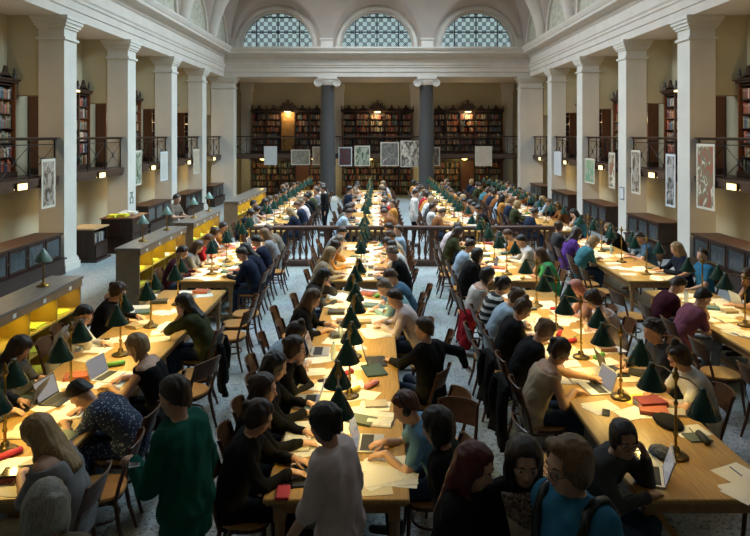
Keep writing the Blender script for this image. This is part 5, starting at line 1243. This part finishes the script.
SILV = mat('laptop_silver', (.55,.56,.58), .35, metal=.6); BLKP = mat('laptop_black', (.018,.018,.02), .4); KEYS = mat('keyboard_keys', (.012,.012,.013), .6); SCRN = mat('laptop_screen', (.04,.04,.05), .2, emit=(.62,.62,.66), es=.32); SCRD = mat('laptop_screen_dark', (.05,.05,.06), .15, emit=(.35,.32,.40), es=.2)
def laptop_proto(m, scr):
    t = empty('laptop'); b = MB().bbox(-.11,.11,-.16,.16,0,.014,.004).build('base', m, t)
    kb = MB(); kb.box(-.02,.085,-.142,.142,.0138,.0145)
    for r in range(5):
        for c in range(13): kb.box(-.017+r*.0205,-.0005+r*.0205,-.138+c*.0213,-.1195+c*.0213,.0145,.0158)
    kb.build('keyboard', KEYS, b); MB().box(-.095,-.035,-.045,.045,.0138,.0146).build('trackpad', m, b)
    M = Matrix.Translation((.112,0,.012))@Matrix.Rotation(R(18),4,'Y'); l = MB(); l.bbox(-.004,.004,-.16,.16,0,.21,.002); l.xf(M); lid = l.build('lid', m, t)
    q = MB(); q.box(-.0055,-.004,-.147,.147,.014,.198); q.xf(M); q.build('screen', scr, lid); return t
LPP = {}
def laptop(x, y, rz, k='silver', dark=False):
    key = (k, dark)
    if key not in LPP: o = LPP[key] = laptop_proto(SILV if k == 'silver' else BLKP, SCRD if dark else SCRN)
    else: o = copy_tree(LPP[key])
    return place_item(o, 'open %s laptop' % k, 'laptop', x, y, rz, Z0, 'laptops on the tables')
PENM = [mat('pen_'+n, c, .4) for n, c in (('blue',(.03,.08,.25)),('black',(.02,.02,.02)),('red',(.4,.03,.03)),('green',(.1,.4,.08)))]; PENN = ['blue','black','red','green']
penme = [MB().tube([(-.07,0,.0045),(.055,0,.0045),(.065,0,.0045),(.074,0,.0045)], [.0045,.0045,.003,.001], 8).mesh('pen', m) for m in PENM]
def pen(x, y, rz, k=None, z=Z0): k = rnd.randrange(4) if k is None else k; return place_item(put('pen', penme[k]), PENN[k]+' pen', 'pen', x, y, rz, z, 'pens on the tables')
PHM = mat('phone_glass', (.012,.012,.014), .12)
phme = MB().bbox(-.07,.07,-.035,.035,0,.009,.003).mesh('phone', PHM)
def phone(x, y, rz): return place_item(put('phone', phme), 'black phone', 'phone', x, y, rz, Z0, 'phones on the tables')
BOTM = glass('bottle_plastic', (.55,.68,.72), .1); CAPM = mat('bottle_cap', (.05,.15,.4), .5)
bot_p = empty('water_bottle'); MB().lathe([(0,0),(.03,0),(.033,.01),(.033,.15),(.025,.18),(.012,.195),(.012,.205)], n=14).build('body', BOTM, bot_p); MB().lathe([(.0135,.198),(.0135,.218),(0,.219)], n=12).build('cap', CAPM, bot_p); _bu = [0]
def bottle(x, y):
    o = bot_p if not _bu[0] else copy_tree(bot_p); _bu[0] += 1
    return place_item(o, 'clear water bottle', 'bottle', x, y, 0, Z0, 'water bottles on the tables')
PCM = [mat('case_'+n, c, .7) for n, c in (('red',(.4,.02,.04)),('green',(.12,.35,.08)),('black',(.02,.02,.022)),('pink',(.5,.18,.22)),('yellow',(.6,.42,.05)))]; PCN = ['red','green','black','pink','yellow']
def case_mesh(m):
    b = MB(); b.tube([(-.10,0,.028),(-.09,0,.028),(.09,0,.028),(.10,0,.028)], [.012,.03,.03,.012], 10, flat=.9); return b.mesh('pencil_case', m)
PCS = [case_mesh(m) for m in PCM]
def pcase(x, y, rz, k=None): k = rnd.randrange(5) if k is None else k; return place_item(put('pencil_case', PCS[k]), PCN[k]+' pencil case', 'pencil case', x, y, rz, Z0, 'pencil cases on the tables')
def T(px, py, z=TZ): return at(px, py, z)
# particular things near the camera
x, y = T(308,476); laptop(x-.01, y, .12, 'black', True)[ 'label'] = 'open black laptop of the dark-haired woman at the near end of the central table'
x, y = T(283,494); o = put('pouch', MB().bbox(-.05,.05,-.09,.09,0,.022,.006).mesh('pouch', PCM[0])); place_item(o, '', 'pouch', x, y, .05); o['label'] = 'flat red pouch at the near corner of the central table'
x, y = T(287,487); phone(x+.02, y+.04, 1.5)
t = empty('eyeglasses'); b = MB()
for s in (-1,1): b.tube([(.0+.02*math.cos(k*PI/6), s*.035+.026*math.sin(k*PI/6), .012) for k in range(13)], .0025, 5); b.tube([(0,s*.062,.014),(.12,s*.05,.006)], .0025, 5)
b.tube([(0,-.01,.016),(0,.01,.016)], .0025, 5); b.build('frame', mat('tortoise_frame', (.16,.07,.02), .3), t); x, y = T(312,491); place_item(t, '', 'glasses', x, y, .3)['label'] = 'folded brown eyeglasses at the near end of the central table'
for px, py, a, k in ((299,430,.1,2),(297,443,0,2)): x, y = T(px,py); obook(x, y, a+PI/2*0, 0 if k else 1)
x, y = T(309,402); laptop(x-.02, y, 0, 'silver')
for px, py, a in ((337,430,.2),(331,446,-.2),(355,420,.1),(375,406,-.1),(340,470,.3),(372,488,.1)): x, y = T(px,py); paper(x, y, a)
x, y = T(371,444); laptop(x, y, PI-.05, 'silver')
for px, py, a, k in ((390,465,.25,0),(396,479,-.1,1),(379,478,.4,0)): x, y = T(px,py); papers(x, y, a, k)
x, y = T(381,420); obook(x, y, -.2, 0)
x, y = T(376,405); cbook(x, y, .1, 5)
o = put('laptop_sleeve', MB().bbox(-.12,.12,-.17,.17,0,.02,.008).mesh('laptop_sleeve', mat('teal_felt', (.02,.05,.055), .8))); x, y = T(374,371); place_item(o, '', 'sleeve', x, y, .25)['label'] = 'dark teal laptop sleeve on the central table before the black sweater'
x, y = T(381,362); laptop(x-.05, y, PI+.1, 'black', True)
x, y = T(325,352); laptop(x-.05, y, PI*1.0, 'silver', True)
for px, py, a, k in ((312,372,.1,1),(318,360,.3,2),(350,385,.2,0),(312,386,-.2,1),(345,398,.4,2)): x, y = T(px,py); paper(x, y, a, k)
x, y = T(317,412); cbook(x, y, .2, 7); x, y = T(305,413); pen(x, y, .5, 3)
x, y = T(375,335); papers(x, y, .3, 1)
x, y = T(353,393); pcase(x, y, .8, 4)
# inner right table
x, y = T(651,476); laptop(x-.02, y, -.36, 'silver')['label'] = 'open silver laptop near the end of the inner right table'
x, y = T(643,459); place_item(put('laptop', MB().bbox(-.11,.11,-.15,.15,0,.016,.005).mesh('laptop', SILV)), '', 'laptop', x, y, .1)['label'] = 'closed silver laptop with a black phone on it, inner right table'
x, y = T(641,460); o = phone(x, y, 1.6); o.location.z = Z0+.0165
b = MB(); b.lathe([(0,.075),(.05,.07),(.085,.05),(.095,.02),(.08,0),(0,0)], n=18); o = b.mesh('scarf', mat('grey_scarf', (.10,.11,.13), .9, var=.6, scale=40, bump=.8))
o = put('scarf', o); o.scale = (1.0,1.25,1.0); x, y = T(662,456); place_item(o, '', 'scarf', x, y, .3)['label'] = 'crumpled grey patterned scarf beside the silver laptop on the inner right table'
b = MB(); b.lathe([(0,.05),(.08,.048),(.14,.035),(.155,.015),(.13,.0),(0,0)], n=22); o = put('cap', b.mesh('cap', CL['black'])); o.scale = (.75,1.25,1); x, y = T(668,423); place_item(o, '', 'cap', x, y, 0)['label'] = 'soft black cap lying on the inner right table'
x, y = T(690,431); paper(x, y, .15, 0); pen(x+.01, y-.02, 1.5, 1, Z0+.004); x, y = T(703,441); pcase(x, y, 1.5, 2)
x, y = T(697,438); o = place_item(put('notebook', closed_book(4,.15,.2,.012)), '', 'notebook', x, y, .1)['label'] = 'pale green notebook with a case on it, inner right table'
x, y = T(650,406); o = cbook(x, y, .12, 0); o.scale = (1.15,1.25,1.5); o['label'] = 'thick red book on the inner right table'; x, y = T(678,405); cbook(x, y, .05, 5)
x, y = T(637,399); paper(x, y, .2, 5); x, y = T(640,393); paper(x+.02, y+.05, .1, 3)
for px, py, a, k in ((600,407,.3,0),(632,414,.2,1)): x, y = T(px,py); papers(x, y, a, k)
x, y = T(606,413); phone(x, y, 1.2); x, y = T(594,389); laptop(x, y, .15, 'silver')
x, y = T(735,473); paper(x, y, .4, 0); pen(x+.01, y+.01, 1.7, 0, Z0+.005); x, y = T(742,491); papers(x+.02, y, .3, 0)
for px, py, a in ((575,372,.2),(562,380,-.2),(592,352,.1),(612,350,.2),(585,331,.3),(560,317,.1),(600,370,.3),(630,378,.1),(545,303,.1),(530,316,.1)): x, y = T(px,py); paper(x, y, a)
x, y = T(606,350); cbook(x, y, .1, 6); x, y = T(570,343); pcase(x, y, .4, 0); x, y = T(556,310); pcase(x, y, .4, 0)
# left table
x, y = T(57,400); laptop(x+.02, y, PI-.15, 'black', False)['label'] = 'open black laptop with grey screen on the front left table'
x, y = T(106,377); laptop(x+.03, y, PI-.2, 'silver')['label'] = 'open laptop with bright screen before the blond person at the left table'
x, y = T(24,405); laptop(x, y, .1, 'black', True)['label'] = 'black laptop at the hand of the reader at the left edge'
for px, py, a, k in ((66,415,.2,0),(45,420,-.1,1),(12,465,.2,0)): x, y = T(px,py); papers(x, y, a, k)
x, y = T(18,478); o = cbook(x, y, .25, 0); o['label'] = 'dark red book with a tablet on it at the near end of the left table'
x2, y2 = T(18,478); place_item(put('tablet', MB().bbox(-.11,.11,-.075,.075,0,.009,.003).mesh('tablet', PHM)), '', 'tablet', x2, y2, .25, Z0+.05)['label'] = 'black tablet lying on the dark red book, left table'
x, y = T(10,457); pcase(x, y, .9, 0); x, y = T(77,378); cbook(x, y, .3, 8); x, y = T(116,366); pcase(x, y, .5, 1)
for px, py, a, k in ((58,385,.1,0),(92,344,.2,2),(98,350,-.1,0),(126,312,.2,2),(140,307,.1,0),(148,296,.2,1),(163,332,.2,1),(130,375,.1,1),(185,325,.1,0)): x, y = T(px,py); paper(x, y, a, k)
x, y = T(104,340); laptop(x, y, .2, 'silver', True) if 0 else phone(x, y, .3)
# outer right table
for px, py, a, k in ((722,317,.2,0),(735,332,.3,4),(712,310,.1,0),(745,300,.2,1)): x, y = T(px,py); papers(x, y, a, k % 4)
x, y = T(745,306); laptop(x, y, PI, 'silver', True)
# what lies before every other reader
NEARSET = {(i[3], i[4]) for i in ITEMS}
def free(x, y, r=.16): return all(abs(i[3]-x) > r or abs(i[4]-y) > r*.8 for i in ITEMS[-420:]) and all(abs(y-l[2]) > .14 or abs(x-ROWX[l[1]]) > .16 for l in LAMPS)
for o, row, side, sg, y, ds in sorted(PEOPLE, key=lambda q: q[4]):
    s = 1 if side == 'a' else -1; e = ROWX[row]-s*TW/2; rz0 = 0 if side == 'a' else PI
    ty0, ty1 = SEG[sg]
    if row == 'R' and y < 6.2: continue
    def spot(a, dy): return e+s*a, min(ty1-.15, max(ty0+.15, y+dy))
    x, yy = spot(.27, rnd.uniform(-.05,.05)); r = rnd.random(); a = rz0+rnd.uniform(-.25,.25)
    if free(x, yy, .2):
        if 'typing' in ds or (r < .2 and sg < 2): laptop(x+s*.06, yy, rz0, rnd.choice(('silver','black')), rnd.random() < .5)
        elif r < .5: obook(x, yy, a)
        elif r < .8: papers(x, yy, a)
        else: paper(x, yy, a)
    n = 8 if sg < 2 else 3
    for _ in range(n):
        x, yy = spot(rnd.uniform(.16,.50), rnd.choice((-1,1))*rnd.uniform(.2,.42)); a = rnd.uniform(-.5,.5)
        if not free(x, yy, .16) or (row == 'R' and 6.0 < yy < 6.75 and side == 'b'): continue
        r = rnd.random()
        if r < .40: paper(x, yy, a)
        elif r < .52: papers(x, yy, a)
        elif r < .68: cbook(x, yy, a)
        elif r < .76: obook(x, yy, a)
        elif r < .84: pcase(x, yy, a+1)
        elif r < .88: bottle(x, yy)
        elif r < .95: pen(x, yy, a+1)
        else: phone(x, yy, a)
for row, y0, y1 in (('Q',8.2,10.6),('Q',11.6,15.6),('L',9.2,10.6),('C',10.2,10.6),('R',12,15.3),('C',5,10),('L',12,15.3)):
    y = y0
    while y < y1:
        for _ in range(2):
            x = ROWX[row]+rnd.uniform(-.36,.36); yy = y+rnd.uniform(0,.3)
            if free(x, yy, .15):
                (paper if rnd.random() < .55 else papers)(x, yy, rnd.uniform(-.5,.5)) if rnd.random() < .8 else cbook(x, yy, rnd.uniform(-.5,.5))
        y += .3
ic = {}
def rowof(x): return min(ROWX, key=lambda r: abs(ROWX[r]-x))
for o, d, cat, x, y, g in sorted(ITEMS, key=lambda q: q[4]):
    r = rowof(x); sg = sg_of(y); h = 'left' if x < ROWX[r] else 'right'; k = (d, r, sg, h)
    if o.get('label'): tag(o, None, cat, g); continue
    ic[k] = ic.get(k, 0)+1; tag(o, '%s, %s such on %s half of %s' % (d, ordw(ic[k]), h, tname(r, sg)), cat, g)
# the phone in the hand of the person in green
x = empty('phone', (-1.60, 4.16, 1.235), .3, label='white phone held by the standing person in dark green sweater', cat='phone'); MB().bbox(-.035,.035,-.06,.06,-.005,.005,.003).build('case', mat('white_plastic', (.6,.6,.6), .4), x); MB().box(-.03,.03,-.05,.05,.005,.0058).build('screen', PHM, x)
